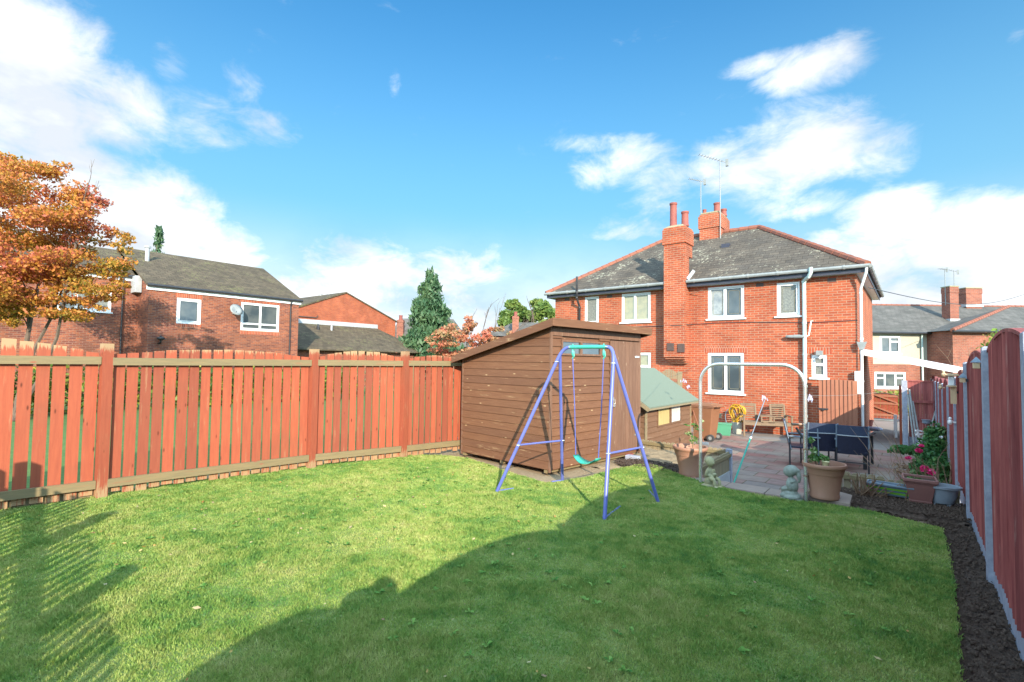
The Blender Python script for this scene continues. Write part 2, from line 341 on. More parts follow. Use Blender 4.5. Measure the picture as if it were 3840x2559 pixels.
for (px, py, rx, ry, st) in BL:
    c = ray(px, py).normalized(); cr = Vector((c.y, -c.x, 0)).normalized(); cu = cr.cross(c)
    k = c.dot(ray(1920, 1279).normalized())
    a = N(t, 'ShaderNodeVectorMath', operation='DOT_PRODUCT'); a.inputs[1].default_value = cr / (rx / F * k * k); L(t, D, a.inputs[0])
    b_ = N(t, 'ShaderNodeVectorMath', operation='DOT_PRODUCT'); b_.inputs[1].default_value = cu / (ry / F * k); L(t, D, b_.inputs[0])
    f_ = N(t, 'ShaderNodeVectorMath', operation='DOT_PRODUCT'); f_.inputs[1].default_value = c; L(t, D, f_.inputs[0])
    q = math_(t, 'ADD', math_(t, 'MULTIPLY', a.outputs['Value'], a.outputs['Value']), math_(t, 'MULTIPLY', b_.outputs['Value'], b_.outputs['Value']))
    g = math_(t, 'MULTIPLY', math_(t, 'MAXIMUM', math_(t, 'SUBTRACT', 1.0, math_(t, 'MULTIPLY', q, .6)), 0.0), st)
    g = math_(t, 'MULTIPLY', g, math_(t, 'GREATER_THAN', f_.outputs['Value'], 0.0))
    acc = g if acc is None else math_(t, 'MAXIMUM', acc, g)
# unseen clouds behind and beside the view, over-bright to fill the shade
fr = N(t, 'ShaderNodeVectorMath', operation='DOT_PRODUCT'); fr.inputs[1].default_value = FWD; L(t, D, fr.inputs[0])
fill_clouds = N(t, 'ShaderNodeMapRange', i={1: .55, 2: .2, 3: 0.0, 4: .55}); L(t, fr.outputs['Value'], fill_clouds.inputs[0])
acc = math_(t, 'MAXIMUM', acc, fill_clouds.outputs[0])
mp = N(t, 'ShaderNodeMapping'); mp.inputs['Scale'].default_value = (1, 1, 1.9); L(t, D, mp.inputs[0])
n1 = N(t, 'ShaderNodeTexNoise', i={'Scale': 8.5, 'Detail': 12, 'Roughness': .64, 'Distortion': .35}); L(t, mp.outputs[0], n1.inputs['Vector'])
dens = math_(t, 'ADD', acc, math_(t, 'MULTIPLY', math_(t, 'SUBTRACT', n1.outputs[0], .5), 1.5))
mask = N(t, 'ShaderNodeMapRange', interpolation_type='SMOOTHSTEP', i={1: .16, 2: .86, 3: 0.0, 4: 1.0}); L(t, dens, mask.inputs[0])
lowf = N(t, 'ShaderNodeMapRange', interpolation_type='SMOOTHSTEP', i={1: 0.02, 2: .30, 3: .75, 4: 0.0}); L(t, Z, lowf.inputs[0])
n3 = N(t, 'ShaderNodeTexNoise', i={'Scale': 3.0, 'Detail': 6, 'Roughness': .6}); L(t, mp.outputs[0], n3.inputs['Vector'])
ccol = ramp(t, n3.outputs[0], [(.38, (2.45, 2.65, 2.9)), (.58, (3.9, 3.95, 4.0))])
ccol = mixc(t, fill_clouds.outputs[0], ccol, (10.8, 16.5, 20.5))  # bluish over-bright colour adds fill light from the unseen clouds
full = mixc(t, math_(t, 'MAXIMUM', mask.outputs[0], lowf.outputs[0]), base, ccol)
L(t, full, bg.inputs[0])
sc.view_settings.view_transform = 'Standard'; sc.view_settings.look = 'None'; sc.view_settings.exposure = 1.2; sc.view_settings.gamma = 1
# ================================================================ frame helpers
def wm(o):
    m = Matrix.Identity(4)
    while o is not None:
        m = Matrix.LocRotScale(o.location, o.rotation_euler, None) @ m; o = o.parent
    return m
_b = MB.build
def wbuild(s, name, m, parent=None, **k):
    if parent is not None and not getattr(s, 'local', False):
        iv = wm(parent).inverted(); s.v = [tuple(iv @ Vector(v)) for v in s.v]
    return _b(s, name, m, parent, **k)
MB.build = wbuild
def npw(name, V, m, parent=None):
    if parent is not None:
        iv = np.array(wm(parent).inverted()); V = V @ iv[:3, :3].T + iv[:3, 3]
    return np_mesh(name, V, m, parent)
class Pl:
    """a vertical plane: origin O, horizontal direction u (to the right seen from outside), outward normal n"""
    def __init__(s, O, u):
        s.O = Vector(O); s.u = Vector(u).normalized(); s.n = s.u.cross(Vector((0, 0, 1)))
    def p(s, u, z, d=0): return s.O + s.u * u + s.n * d + Vector((0, 0, z - s.O.z))
    def px(s, x, y):
        d = ray(x, y); t_ = (s.O - CAMP).dot(s.n) / d.dot(s.n); q = CAMP + d * t_; return (q - s.O).dot(s.u), q.z
    def box(s, mb, u0, u1, z0, z1, d0, d1):
        P = [s.p(a, c, d) for c in (z0, z1) for a, d in ((u0, d0), (u1, d0), (u1, d1), (u0, d1))]
        return mb.add(P, [(0,3,2,1),(4,5,6,7),(0,1,5,4),(1,2,6,5),(2,3,7,6),(3,0,4,7)])
    def wall(s, mb, U, Zr, holes=(), dep=.12):
        us = sorted(set([U[0], U[1]] + [h[0] for h in holes] + [h[1] for h in holes])); zs = sorted(set([Zr[0], Zr[1]] + [h[2] for h in holes] + [h[3] for h in holes]))
        for a, b in zip(us, us[1:]):
            for c, d in zip(zs, zs[1:]):
                if any(h[0] <= (a+b)/2 <= h[1] and h[2] <= (c+d)/2 <= h[3] for h in holes): continue
                mb.add([s.p(a, c), s.p(b, c), s.p(b, d), s.p(a, d)], [(0, 1, 2, 3)])
        for h in holes:
            q = [(h[0], h[2]), (h[1], h[2]), (h[1], h[3]), (h[0], h[3])]
            for i in range(4):
                a, b = q[i], q[(i+1) % 4]; mb.add([s.p(*a), s.p(*b), s.p(*b, -dep), s.p(*a, -dep)], [(0, 1, 2, 3)])
    def hole(s, x0, y0, x1, y1):
        a = s.px(x0, (y0+y1)/2)[0]; b = s.px(x1, (y0+y1)/2)[0]; zt = s.px((x0+x1)/2, y0)[1]; zb = s.px((x0+x1)/2, y1)[1]
        return (a, b, zb, zt)
    def window(s, parent, h, cols=(1,), rows=None, glass='glass', fw=.055, sill=True, came=False, transoms=None, cat='window'):
        """cols: relative widths of the lights; glass: one key or one per light; transoms: per column list of heights (0..1)"""
        u0, u1, z0, z1 = h; fr = MB(); d0, d1 = -.09, -.02
        s.box(fr, u0, u1, z0, z0+fw, d0, d1); s.box(fr, u0, u1, z1-fw, z1, d0, d1)
        s.box(fr, u0, u0+fw, z0+fw, z1-fw, d0, d1); s.box(fr, u1-fw, u1, z0+fw, z1-fw, d0, d1)
        tot = sum(cols); u = u0+fw; W_ = u1-u0-2*fw; cells = []
        for i, c in enumerate(cols):
            ue = u + W_*c/tot
            if i < len(cols)-1: s.box(fr, ue-fw*.6, ue+fw*.6, z0+fw, z1-fw, d0, d1)
            ts = (transoms[i] if transoms else []); zz = [z0+fw] + [z0 + (z1-z0)*t_ for t_ in ts] + [z1-fw]
            for t_ in ts: s.box(fr, u, ue, z0+(z1-z0)*t_-fw*.5, z0+(z1-z0)*t_+fw*.5, d0, d1-.006)
            for a, b in zip(zz, zz[1:]): cells.append((u, ue, a, b, i))
            u = ue
        for (a, b, c, d, i) in cells:      # opening sash round each light
            w_ = .03
            s.box(fr, a+.012, b-.012, c+.012, c+.012+w_, d1-.02, d1+.012); s.box(fr, a+.012, b-.012, d-.012-w_, d-.012, d1-.02, d1+.012)
            s.box(fr, a+.012, a+.012+w_, c+.012+w_, d-.012-w_, d1-.02, d1+.012); s.box(fr, b-.012-w_, b-.012, c+.012+w_, d-.012-w_, d1-.02, d1+.012)
        f = fr.build('window', M['white'], parent)
        for (a, b, c, d, i) in cells:
            g = glass if isinstance(glass, str) else glass[i]
            pm = MB(); pm.add([s.p(a, c, -.06), s.p(b, c, -.06), s.p(b, d, -.06), s.p(a, d, -.06)], [(0, 1, 2, 3)]); pm.build('pane', M[g], f)
            if came:
                cm = MB(); e = .10; k = .04; P = [(a+e, c+e+k), (a+e+k, c+e), (b-e-k, c+e), (b-e, c+e+k), (b-e, d-e-k), (b-e-k, d-e), (a+e+k, d-e), (a+e, d-e-k)]
                cm.tube([s.p(*q, -.055) for q in P], .006, 4, closed=True); cm.build('lead_came', M['came'], f)
        if sill:
            sm = MB(); s.box(sm, u0-.06, u1+.06, z0-.045, z0+.004, -.08, .06); sm.build('window_sill', M['white'], f)
        return f
def clip(poly, a, b, c):
    """keep the part of a 2-D polygon where a*x + b*y <= c"""
    o = []
    for i, p in enumerate(poly):
        q = poly[(i+1) % len(poly)]; fp = a*p[0]+b*p[1]-c; fq = a*q[0]+b*q[1]-c
        if fp <= 0: o.append(p)
        if fp * fq < 0: s_ = fp/(fp-fq); o.append((p[0]+(q[0]-p[0])*s_, p[1]+(q[1]-p[1])*s_))
    return o
def scatter(blobs, n, size, asp=.6, shell=.45, up=0.0, jit=.35):
    """leaf-sized quads spread through ellipsoids"""
    C = np.array([b[0] for b in blobs], float); Rr = np.array([b[1] for b in blobs], float); vol = np.prod(Rr, 1) ** .75
    k = rng.choice(len(blobs), n, p=vol/vol.sum()); d = rng.normal(size=(n, 3)); d /= np.linalg.norm(d, axis=1)[:, None]
    r = rng.random(n) ** shell; P = C[k] + d * Rr[k] * r[:, None]
    a = rng.normal(size=(n, 3)); a[:, 2] += up; a /= np.linalg.norm(a, axis=1)[:, None]
    b = np.cross(a, rng.normal(size=(n, 3))); b /= np.linalg.norm(b, axis=1)[:, None]
    s = size * (1 + jit * rng.normal(size=n)).clip(.4, 1.9)
    a *= s[:, None]; b *= (s * asp)[:, None]
    return np.stack([P - a, P + b, P + a, P - b], 1)
def branches(root, tip, n, r0, spread, seed, mb, depth=2, rise=.6):
    rr = random.Random(seed)
    def grow(p, d, l, r, k):
        pts = [p]; rad = [r]
        for i in range(4):
            d = (d + Vector((rr.uniform(-1, 1), rr.uniform(-1, 1), rr.uniform(-.4, .7))) * .18).normalized(); p = p + d * l / 4; pts.append(p); rad.append(r * (1 - .17*(i+1)))
        mb.tube(pts, rad, 6)
        if k > 0:
            for j in range(3):
                b = pts[rr.choice((2, 3, 4))]; nd = (d + Vector((rr.uniform(-1, 1), rr.uniform(-1, 1), rr.uniform(-.2, .8))) * spread).normalized()
                grow(b, nd, l * rr.uniform(.28, .42), r * .45, k - 1)
    root = Vector(root); tip = Vector(tip)
    for i in range(n):
        d = (tip - root) + Vector((rr.uniform(-1, 1), rr.uniform(-1, 1), rr.uniform(-.2, .2))) * spread * (tip-root).length * .8
        grow(root, d.normalized(), (tip-root).length * rr.uniform(.75, .95), r0, depth)
# ================================================================ setting: ground
def sheet(name, x0, x1, y0, y1, z, m):
    return tag(MB().add([(x0, y0, z), (x1, y0, z), (x1, y1, z), (x0, y1, z)], [(0, 1, 2, 3)]).build(name, m), kind='structure')
M['far_ground'] = plain('far_ground', (.10, .14, .05), (.13, .12, .07), .95, .3)
M['neighbour_grass'] = plain('neighbour_grass', (.05, .12, .022), (.09, .16, .035), .95, 5, bump=.8, dist=.05)
M['soil'] = plain('dark_soil', (.072, .046, .036), (.13, .09, .07), 1, 30, bump=1.0, dist=.03, spec=.1)
M['dry_soil'] = plain('dry_soil', (.26, .19, .12), (.34, .25, .16), 1, 24, bump=.8, dist=.02, spec=.1)
sheet('ground', -900, 900, -900, 900, -1.25, M['far_ground'])
sheet('neighbour_lawn', -60, -7.9, -30, 60, -.12, M['neighbour_grass'])
def lumpy(name, poly, z0, amp, step, m, zb=-.9, sc_=6):
    """bumpy bed of soil over a polygon's bounding grid cells"""
    xs = [p[0] for p in poly]; ys = [p[1] for p in poly]; nx = int((max(xs)-min(xs))/step)+1; ny = int((max(ys)-min(ys))/step)+1
    V = []; Fq = []; x0, y0 = min(xs), min(ys); dx = (max(xs)-x0)/nx; dy = (max(ys)-y0)/ny
    for j in range(ny+1):
        for i in range(nx+1):
            x, y = x0+i*dx, y0+j*dy; V.append((x, y, z0 + amp*noise.fractal(Vector((x*sc_, y*sc_, 1.7)), 1.0, 2.0, 4)))
    for j in range(ny):
        for i in range(nx): a = j*(nx+1)+i; Fq.append((a, a+1, a+nx+2, a+nx+1))
    mb = MB().add(V, Fq); B = lambda *a: mb.add(a, [(0, 1, 2, 3)])
    X1, Y1 = max(xs), max(ys)
    B((x0, y0, zb), (X1, y0, zb), (X1, y0, z0), (x0, y0, z0)); B((x0, Y1, zb), (X1, Y1, zb), (X1, Y1, z0-.01), (x0, Y1, z0-.01))
    B((x0, y0, zb), (x0, Y1, zb), (x0, Y1, z0), (x0, y0, z0)); B((X1, y0, zb), (X1, Y1, zb), (X1, Y1, z0-.01), (X1, y0, z0-.01))
    return tag(mb.build(name, m, smooth=True), kind='structure')
XF = .49
lumpy('garden_soil', [(-7.9, -2.3), (.1, 7.15)], -.035, .012, .12, M['dry_soil'])
lumpy('flower_bed_soil', [(-7.4, 7.16), (-2.64, 9.6)], -.03, .03, .05, M['dry_soil'])
lumpy('fence_border_soil', [(.02, -2.3), (XF+.02, 7.15)], -.03, .028, .025, M['soil'], sc_=9)
lumpy('flower_bed_soil', [(-1.05, 7.153), (XF+.02, 8.12)], -.01, .05, .025, M['soil'], sc_=9)
M['soil_dark'] = M['soil']
# dark mulch patch in the left bed and clods on the border
def inside(P, x, y):
    r = False; j = len(P)-1
    for i in range(len(P)):
        (xi, yi), (xj, yj) = P[i], P[j]
        if (yi > y) != (yj > y) and x < (xj-xi)*(y-yi)/(yj-yi)+xi: r = not r
        j = i
    return r
def clods(name, regs, n, m):
    mb = MB(); rr = random.Random(3)
    for (x0, x1, y0, y1, z, k) in regs:
        for i in range(int(n*k)):
            r = rr.choice((.004, .005, .007, .010, .015)) * rr.uniform(.7, 1.2); x, y = rr.uniform(x0, x1), rr.uniform(y0, y1)
            if inside(LP, x-.012, y): continue
            mb.ell((x, y, z + r*.3), (r, r*rr.uniform(.6, 1), r*rr.uniform(.5, .8)), (rr.random()*3, rr.random()*3, rr.random()*3), 5, 4)
    return tag(mb.build(name, m), 'loose dark soil clods scattered over the beds', 'soil clods', kind='stuff')
rr = random.Random(5); mb = MB()
c0 = at_z(2440, 1750, -.02)
for i in range(900):
    a = rr.uniform(0, 2*PI); q = rr.random()**.5; x = c0.x + .62*q*math.cos(a); y = c0.y + .35*q*math.sin(a)
    l = rr.uniform(.02, .05); d = Vector((rr.uniform(-1, 1), rr.uniform(-1, 1), rr.uniform(-.2, .3))).normalized()*l; p = Vector((x, y, -.01 + rr.random()*.03))
    mb.beam(p-d, p+d, .012, .006)
tag(mb.build('bark_mulch', plain('mulch', (.045, .03, .025), (.09, .06, .045), 1, 30)), 'patch of dark bark chippings beside the garden shed', 'mulch', kind='stuff')
# patio, step, path
M['paving'] = None
m, t, b = nt('paving'); b.inputs['Roughness'].default_value = .85; b.inputs['Specular IOR Level'].default_value = .25
o_ = coords(t); br = N(t, 'ShaderNodeTexBrick', i={'Scale': 1.0, 'Brick Width': .61, 'Row Height': .46, 'Mortar Size': .010, 'Mortar Smooth': .3, 'Bias': 0.0}, offset=.5)
br.inputs['Color1'].default_value = c4((.28, .125, .108)); br.inputs['Color2'].default_value = c4((.215, .185, .165)); br.inputs['Mortar'].default_value = c4((.10, .08, .045)); L(t, o_, br.inputs['Vector'])
rp = N(t, 'ShaderNodeMapping'); rp.inputs['Scale'].default_value = (1, 4, 1); L(t, o_, rp.inputs[0]); n_ = noise_(t, rp.outputs[0], 5, 6, .65)
cc = mixc(t, 1.0, br.outputs[0], ramp(t, n_, [(.3, (.60, .58, .60)), (.7, (1.2, 1.2, 1.2))]), 'MULTIPLY')
n2_ = noise_(t, o_, 1.3, 3); cc = mixc(t, ramp(t, n2_, [(.45, (0, 0, 0)), (.7, (.6, .6, .6))]), cc, (.30, .25, .20)); L(t, cc, b.inputs['Base Color'])
bump_(t, b, math_(t, 'ADD', math_(t, 'SUBTRACT', 1.0, br.outputs[1]), math_(t, 'MULTIPLY', n_, .5)), .6, .012); M['paving'] = m
sheet('patio_paving', -13, 1.9, 7.16, 16.15, -.5, M['paving'])
sheet('concrete_path', -13, 1.9, 16.15, 30, -.505, M['concrete2'])
mb = MB(); yy = 16.3
st = MB()
for x0, x1 in ((-2.6, -2.02), (-2.01, -1.52), (-1.51, -1.06)): st.box((x0, 7.15, -.06), (x1, 7.50, 0.0))
tag(st.build('garden_step', M['slab'], bevel=.008), kind='structure')
st = MB()
for x0, x1 in ((-2.6, -1.95), (-1.94, -1.06)): st.box((x0, 7.45, -.3), (x1, 7.85, -.25))
st.box((-2.6, 7.16, -.5), (-1.06, 7.46, -.062)); st.box((-2.6, 7.46, -.5), (-1.06, 7.82, -.30))
tag(st.build('garden_step', M['slab'], bevel=.008), kind='structure')
# ---------------------------------------------------------------- lawn with real blades
EDGE = [(3598, 2559), (3590, 2330), (3566, 2121), (3548, 2040), (3533, 1983), (3420, 1955), (3200, 1905), (3020, 1886), (2880, 1866), (2700, 1828), (2540, 1780), (2515, 1768), (2470, 1748), (2410, 1742),
        (2330, 1758), (2200, 1790), (2100, 1808), (2040, 1812), (1960, 1790), (1850, 1752), (1760, 1722), (1690, 1712), (1640, 1712)]
LP = [at_z(x, y) for x, y in EDGE]; LP = [(p.x, p.y) for p in LP]
LP = [(.12, -2.2), (.13, 2.2)] + LP + [(-7.0, 5.7), (-7.38, 4.0), (-7.62, 1.6), (-7.85, -1.1)]
m, t, b = nt('lawn_soil'); b.inputs['Roughness'].default_value = 1; o_ = coords(t)
L(t, mixc(t, ramp(t, noise_(t, o_, 14, 6, .7), [(.35, (0, 0, 0)), (.65, (1, 1, 1))]), (.10, .17, .03), (.17, .19, .06)), b.inputs['Base Color']); M['lawn'] = m
mb = MB().prism([(x, y, -.07) for x, y in LP], (0, 0, .075)); lawn = tag(mb.build('lawn', M['lawn']), kind='structure')
def inpoly(P, x, y):
    ins = np.zeros(len(x), bool); j = len(P)-1
    for i in range(len(P)):
        xi, yi = P[i]; xj, yj = P[j]
        c = ((yi > y) != (yj > y)) & (x < (xj-xi)*(y-yi)/(yj-yi+1e-12)+xi); ins ^= c; j = i
    return ins
def blades(n, fdist, poly=LP, seed=1):
    g = np.random.default_rng(seed); x = g.uniform(-7.9, .3, n); y = g.uniform(-2.2, 8.0, n)
    xe = x + g.normal(0, .010, n); ye = y + g.normal(0, .010, n)
    keep = inpoly(poly, xe, ye); x, y = x[keep], y[keep]; d = np.hypot(x, y)
    infr = (y > .4) & (x*.7815 + y*.624 > -1.15*(-.624*x+.7815*y)-.3)
    k = (g.random(len(x)) < fdist(d) * np.where(infr, 1, .22)); x, y, d, infr = x[k], y[k], d[k], infr[k]; n = len(x)
    h = g.uniform(.012, .027, n) * (1 + .22*np.sin(x*3.1+y*1.7) + .2*np.sin(y*5.3-x*2.2) + .18*np.sin(x*11.3+2*np.sin(y*7.1)) + .15*np.sin(y*13.7+2*np.sin(x*9.3))).clip(.62, 1.6); wd = (.0011 + .00042*d) * g.uniform(.7, 1.3, n)
    wd = np.where(infr, wd, wd*2.2)
    a = g.uniform(0, 2*PI, n); ln = g.uniform(.1, 1.0, n)*h; b_ = g.uniform(0, 2*PI, n)
    P = np.stack([x, y, np.full(n, .002)], 1); S = np.stack([np.cos(b_)*wd, np.sin(b_)*wd, np.zeros(n)], 1)
    M1 = P + np.stack([np.cos(a)*ln*.35, np.sin(a)*ln*.35, h*.6], 1); T = P + np.stack([np.cos(a)*ln, np.sin(a)*ln, h], 1)
    return np.stack([P-S, P+S, M1+S*.8, T, M1-S*.8], 1)
clods('soil_clods', [(-.3, .47, .8, 7.15, -.01, 2.4), (-1.0, .47, 7.2, 8.05, .03, 1.3)], 3600, M['soil'])
V = blades(1900000, lambda d: np.clip(1.25/(.35+d*.28), .16, 1.0))
m, t, b = nt('grass_blade'); g = N(t, 'ShaderNodeNewGeometry'); o_ = coords(t)
zz = math_(t, 'ADD', math_(t, 'MULTIPLY', g.outputs['Random Per Island'], .28), math_(t, 'MULTIPLY', math_(t, 'ADD', math_(t, 'MULTIPLY', ramp(t, noise_(t, o_, 1.1, 3, .5), [(.38, (0, 0, 0)), (.62, (1, 1, 1))]), .5), math_(t, 'MULTIPLY', ramp(t, noise_(t, o_, 6.0, 5, .7), [(.40, (0, 0, 0)), (.60, (1, 1, 1))]), .5)), .62))
gc = ramp(t, zz, [(0, (.07, .21, .06)), (.25, (.18, .32, .065)), (.5, (.32, .41, .10)), (.8, (.47, .48, .17)), (1, (.62, .54, .31))])
L(t, gc, b.inputs['Base Color']); b.inputs['Roughness'].default_value = .55; b.inputs['Specular IOR Level'].default_value = .35
tr = N(t, 'ShaderNodeBsdfTranslucent'); L(t, gc, tr.inputs[0]); mx = N(t, 'ShaderNodeMixShader', i={0: .35}); L(t, b.outputs[0], mx.inputs[1]); L(t, tr.outputs[0], mx.inputs[2]); L(t, mx.outputs[0], t.nodes['Material Output'].inputs[0])
M['grass'] = m
gr = tag(np_mesh('grass', V, m), 'short mown grass of the garden lawn', 'grass', kind='stuff')
print('blades', len(V))
wr_ = np.random.default_rng(9); nL = 420; lx = np.where(wr_.random(nL) < .6, wr_.uniform(-7.3, -4.5, nL), wr_.uniform(-6, 0, nL)); ly = wr_.uniform(1.0, 6.8, nL); kk = inpoly(LP, lx, ly); lx, ly = lx[kk], ly[kk]
Vl = scatter([((0, 0, 0), (.001, .001, .001))], len(lx), .016, .6, up=0); Vl[:, :, 2] = Vl[:, :, 2]*.45 + .026; Vl[:, :, 0] += lx[:, None]; Vl[:, :, 1] += ly[:, None]
tag(np_mesh('fallen_leaves', Vl, leafm('fallen_leaf', [(.30, .14, .04), (.48, .34, .10), (.50, .42, .25), (.22, .10, .05)], .2)), 'small dry autumn leaves scattered over the lawn', 'fallen leaves', kind='stuff')
# rosette weeds in the turf
wv = []
for i in range(170):
    cx, cy = random.uniform(-6, .0), random.uniform(1.2, 6.2)
    if not inpoly(LP, np.array([cx]), np.array([cy]))[0]: continue
    for k in range(random.randint(5, 9)):
        a = random.uniform(0, 2*PI); l = random.uniform(.02, .045); w_ = l*.28; d = np.array([math.cos(a), math.sin(a), 0]); q = np.array([-d[1], d[0], 0]); b_ = np.array([cx, cy, .018]); up_ = np.array([0, 0, random.uniform(.004, .018)])
        wv.append([b_, b_+d*l*.6-q*w_+up_, b_+d*l+up_*.8, b_+d*l*.6+q*w_+up_])
tag(np_mesh('lawn_weeds', np.array(wv), leafm('weed_leaf', [(.06, .18, .03), (.14, .28, .05), (.22, .34, .08)], .25, .8)), 'low broad leaved weeds growing in the lawn', 'weeds', kind='stuff')
# ================================================================ left and rear picket fences
def picket_bay(fence, P0, P1, n, zt0, zmid, rail=1.60, side=1, gravel=False, name='panel', wmax=.122):
    P0 = Vector(P0); P1 = Vector(P1); u = (P1-P0); Ln = u.length; u.normalize(); nn = Vector((-u.y, u.x, 0))*side; rr_ = random.Random(int(P0.x*100+P0.y*10))
    a = .06; pitch = (Ln-2*a)/n; mb = MB()
    for i in range(n):
        s_ = a + pitch*(i+.5); f = (s_/Ln)*2-1; top = zt0 + (zmid-zt0)*(1-f*f) + rr_.uniform(-.006, .006)
        w_ = min(wmax, pitch*.835)*rr_.uniform(.95, 1.03); c = P0 + u*s_ - nn*.012; tilt = rr_.uniform(-.008, .008)
        lo = c + Vector((0, 0, .03 + rr_.uniform(-.02, .02))); hi = c + u*tilt + Vector((0, 0, top)); slope = -2*f*(zmid-zt0)/Ln*2*w_*.5
        A = [lo-u*w_/2, lo+u*w_/2, hi+u*w_/2+Vector((0, 0, slope*.5)), hi-u*w_/2-Vector((0, 0, slope*.5))]
        mb.prism(A, -nn*.018)
    pn = mb.build(name, M['fence_red'], fence)
    r = MB(); r.beam(P0+u*.05+nn*.022+Vector((0, 0, rail)), P1-u*.05+nn*.022+Vector((0, 0, rail)), .04, .09); r.build('rail', M['rail_wood'], pn)
    r = MB(); r.beam(P0+u*.05+nn*.022+Vector((0, 0, .16)), P1-u*.05+nn*.022+Vector((0, 0, .16)), .04, .095); r.build('rail', M['rail_wood'], pn)
    if gravel:
        r = MB(); r.beam(P0+u*.05-nn*.05+Vector((0, 0, .03)), P1-u*.05-nn*.05+Vector((0, 0, .03)), .03, .16); r.build('gravel_board', M['rail_wood'], pn)
def fpost(fence, p, h=1.82, w_=.10, rot=0):
    mb = MB(); p = Vector(p); c, s_ = math.cos(rot)*w_/2, math.sin(rot)*w_/2
    poly = [p + Vector((c-s_, s_+c, -.1)), p + Vector((-c-s_, -s_+c, -.1)), p + Vector((-c+s_, -s_-c, -.1)), p + Vector((c+s_, s_-c, -.1))]
    mb.prism(poly, (0, 0, h+.1)).build('post', M['fence_red'], fence)
lf = empty('picket_fence', (-7.3, 3, 0), 'red stained picket fence with pale rails along the left side of the lawn', 'fence')
q1 = at_z(376, 1866); q2 = at_z(1166, 1756); q3 = at_z(1511, 1718); q4 = at_z(1748, 1690)
q0 = q1 + (q1-q2).normalized()*2.35; q0.z = 0; LC = q0
for p in (q0, q1, q2, q3): fpost(lf, p, 1.80, .105, .08)
fpost(lf, q4, 1.66, .09)
picket_bay(lf, q0, q1, 16, 1.66, 1.84, 1.60, -1, True); picket_bay(lf, q1, q2, 18, 1.655, 1.76, 1.59, -1)
picket_bay(lf, q2, q3, 11, 1.66, 1.79, 1.595, -1); picket_bay(lf, q3, q4, 10, 1.655, 1.74, 1.60, -1)
rf = empty('picket_fence', (-3, -1.9, 0), 'red picket fence across the rear end of the garden behind the lawn', 'fence')
RP = [Vector((XF-.1, -2.22, 0)), Vector((-1.18, -2.0, 0)), Vector((-3.0, -1.70, 0)), Vector((-4.8, -1.45, 0)), Vector((-6.4, -1.2, 0)), Vector((LC.x+.1, LC.y, 0))]
for i, p in enumerate(RP): fpost(rf, p, 1.92 if i else 1.6, .13)
for a_, b_ in zip(RP, RP[1:]): picket_bay(rf, a_, b_, 11, 1.68, 1.82, 1.5, -1, wmax=.070)
# ================================================================ right panel fence
pf = empty('panel_fence', (XF, 4, 0), 'dark red arched panel fence with grey concrete posts along the right side', 'fence')
PY = [-4.4, -2.2, -1.0, 1.38, 3.6, 5.5, 7.38, 9.2, 11.0, 12.9, 14.8, 16.6, 18.4, 20.4]
PT = [1.83, 1.83, 1.76, 1.76, 1.84, 1.82, 1.71, 1.52, 1.36, 1.34, 1.32, 1.30, 1.30, 1.30]
def gz(y): return -.02 if y < 8.0 else -.5
for i, (y, zt) in enumerate(zip(PY, PT)):
    mb = MB(); mb.box((XF-.055, y-.05, min(gz(y-.05), -.1)), (XF+.055, y+.05, zt-.012)); mb.add([(XF-.055, y-.05, zt-.012), (XF+.055, y-.05, zt-.012), (XF+.055, y+.05, zt-.012), (XF-.055, y+.05, zt-.012), (XF-.04, y-.035, zt), (XF+.04, y-.035, zt), (XF+.04, y+.035, zt), (XF-.04, y+.035, zt)], [(4, 5, 6, 7), (0, 1, 5, 4), (1, 2, 6, 5), (2, 3, 7, 6), (3, 0, 4, 7)])
    mb.build('post', M['concrete'], pf)
for i in range(len(PY)-1):
    y0, y1 = PY[i]+.05, PY[i+1]-.05; ze = min(PT[i], PT[i+1]) - .04; rise = .12
    if i == 4: ze = 1.77; rise = .11
    if y1 < 1.5: ze = 1.75; rise = .15
    if i == 2: ze = 1.67; rise = .17
    rr_ = random.Random(i); n = max(3, int((y1-y0)/.088)); mb = MB(); zb = .12 + (0 if y0 < 8 else -.5); X = XF
    top = lambda y: ze + rise*math.sin(PI*(y-y0)/(y1-y0))**.75 if y0 < y < y1 else ze
    for k in range(n):
        a = y0 + (y1-y0)*k/n; b_ = y0 + (y1-y0)*(k+1)/n + .012; b_ = min(b_, y1); th = .030*rr_.uniform(.75, 1.25)
        mb.add([(X-th, a, zb), (X-.004, b_, zb), (X-.004, b_, top(b_)), (X-th, a, top(a)), (X+.012, a, zb), (X+.012, b_, zb), (X+.012, b_, top(b_)), (X+.012, a, top(a))],
               [(0, 1, 2, 3), (7, 6, 5, 4), (3, 2, 6, 7), (0, 3, 7, 4), (1, 5, 6, 2), (0, 4, 5, 1)])
    pn = mb.build('panel', M['panel_red'], pf)
    c_ = MB(); pts = [(X, y0+(y1-y0)*k/14, top(y0+(y1-y0)*k/14)+.012) for k in range(15)]
    for p, q in zip(pts, pts[1:]): c_.beam(p, q, .055, .022)
    c_.build('arched_cap', M['panel_red'], pn)
    c_ = MB(); c_.box((X-.022, y0, zb-.22), (X+.02, y1, zb-.004)); c_.build('gravel_board', M['concrete'], pn)
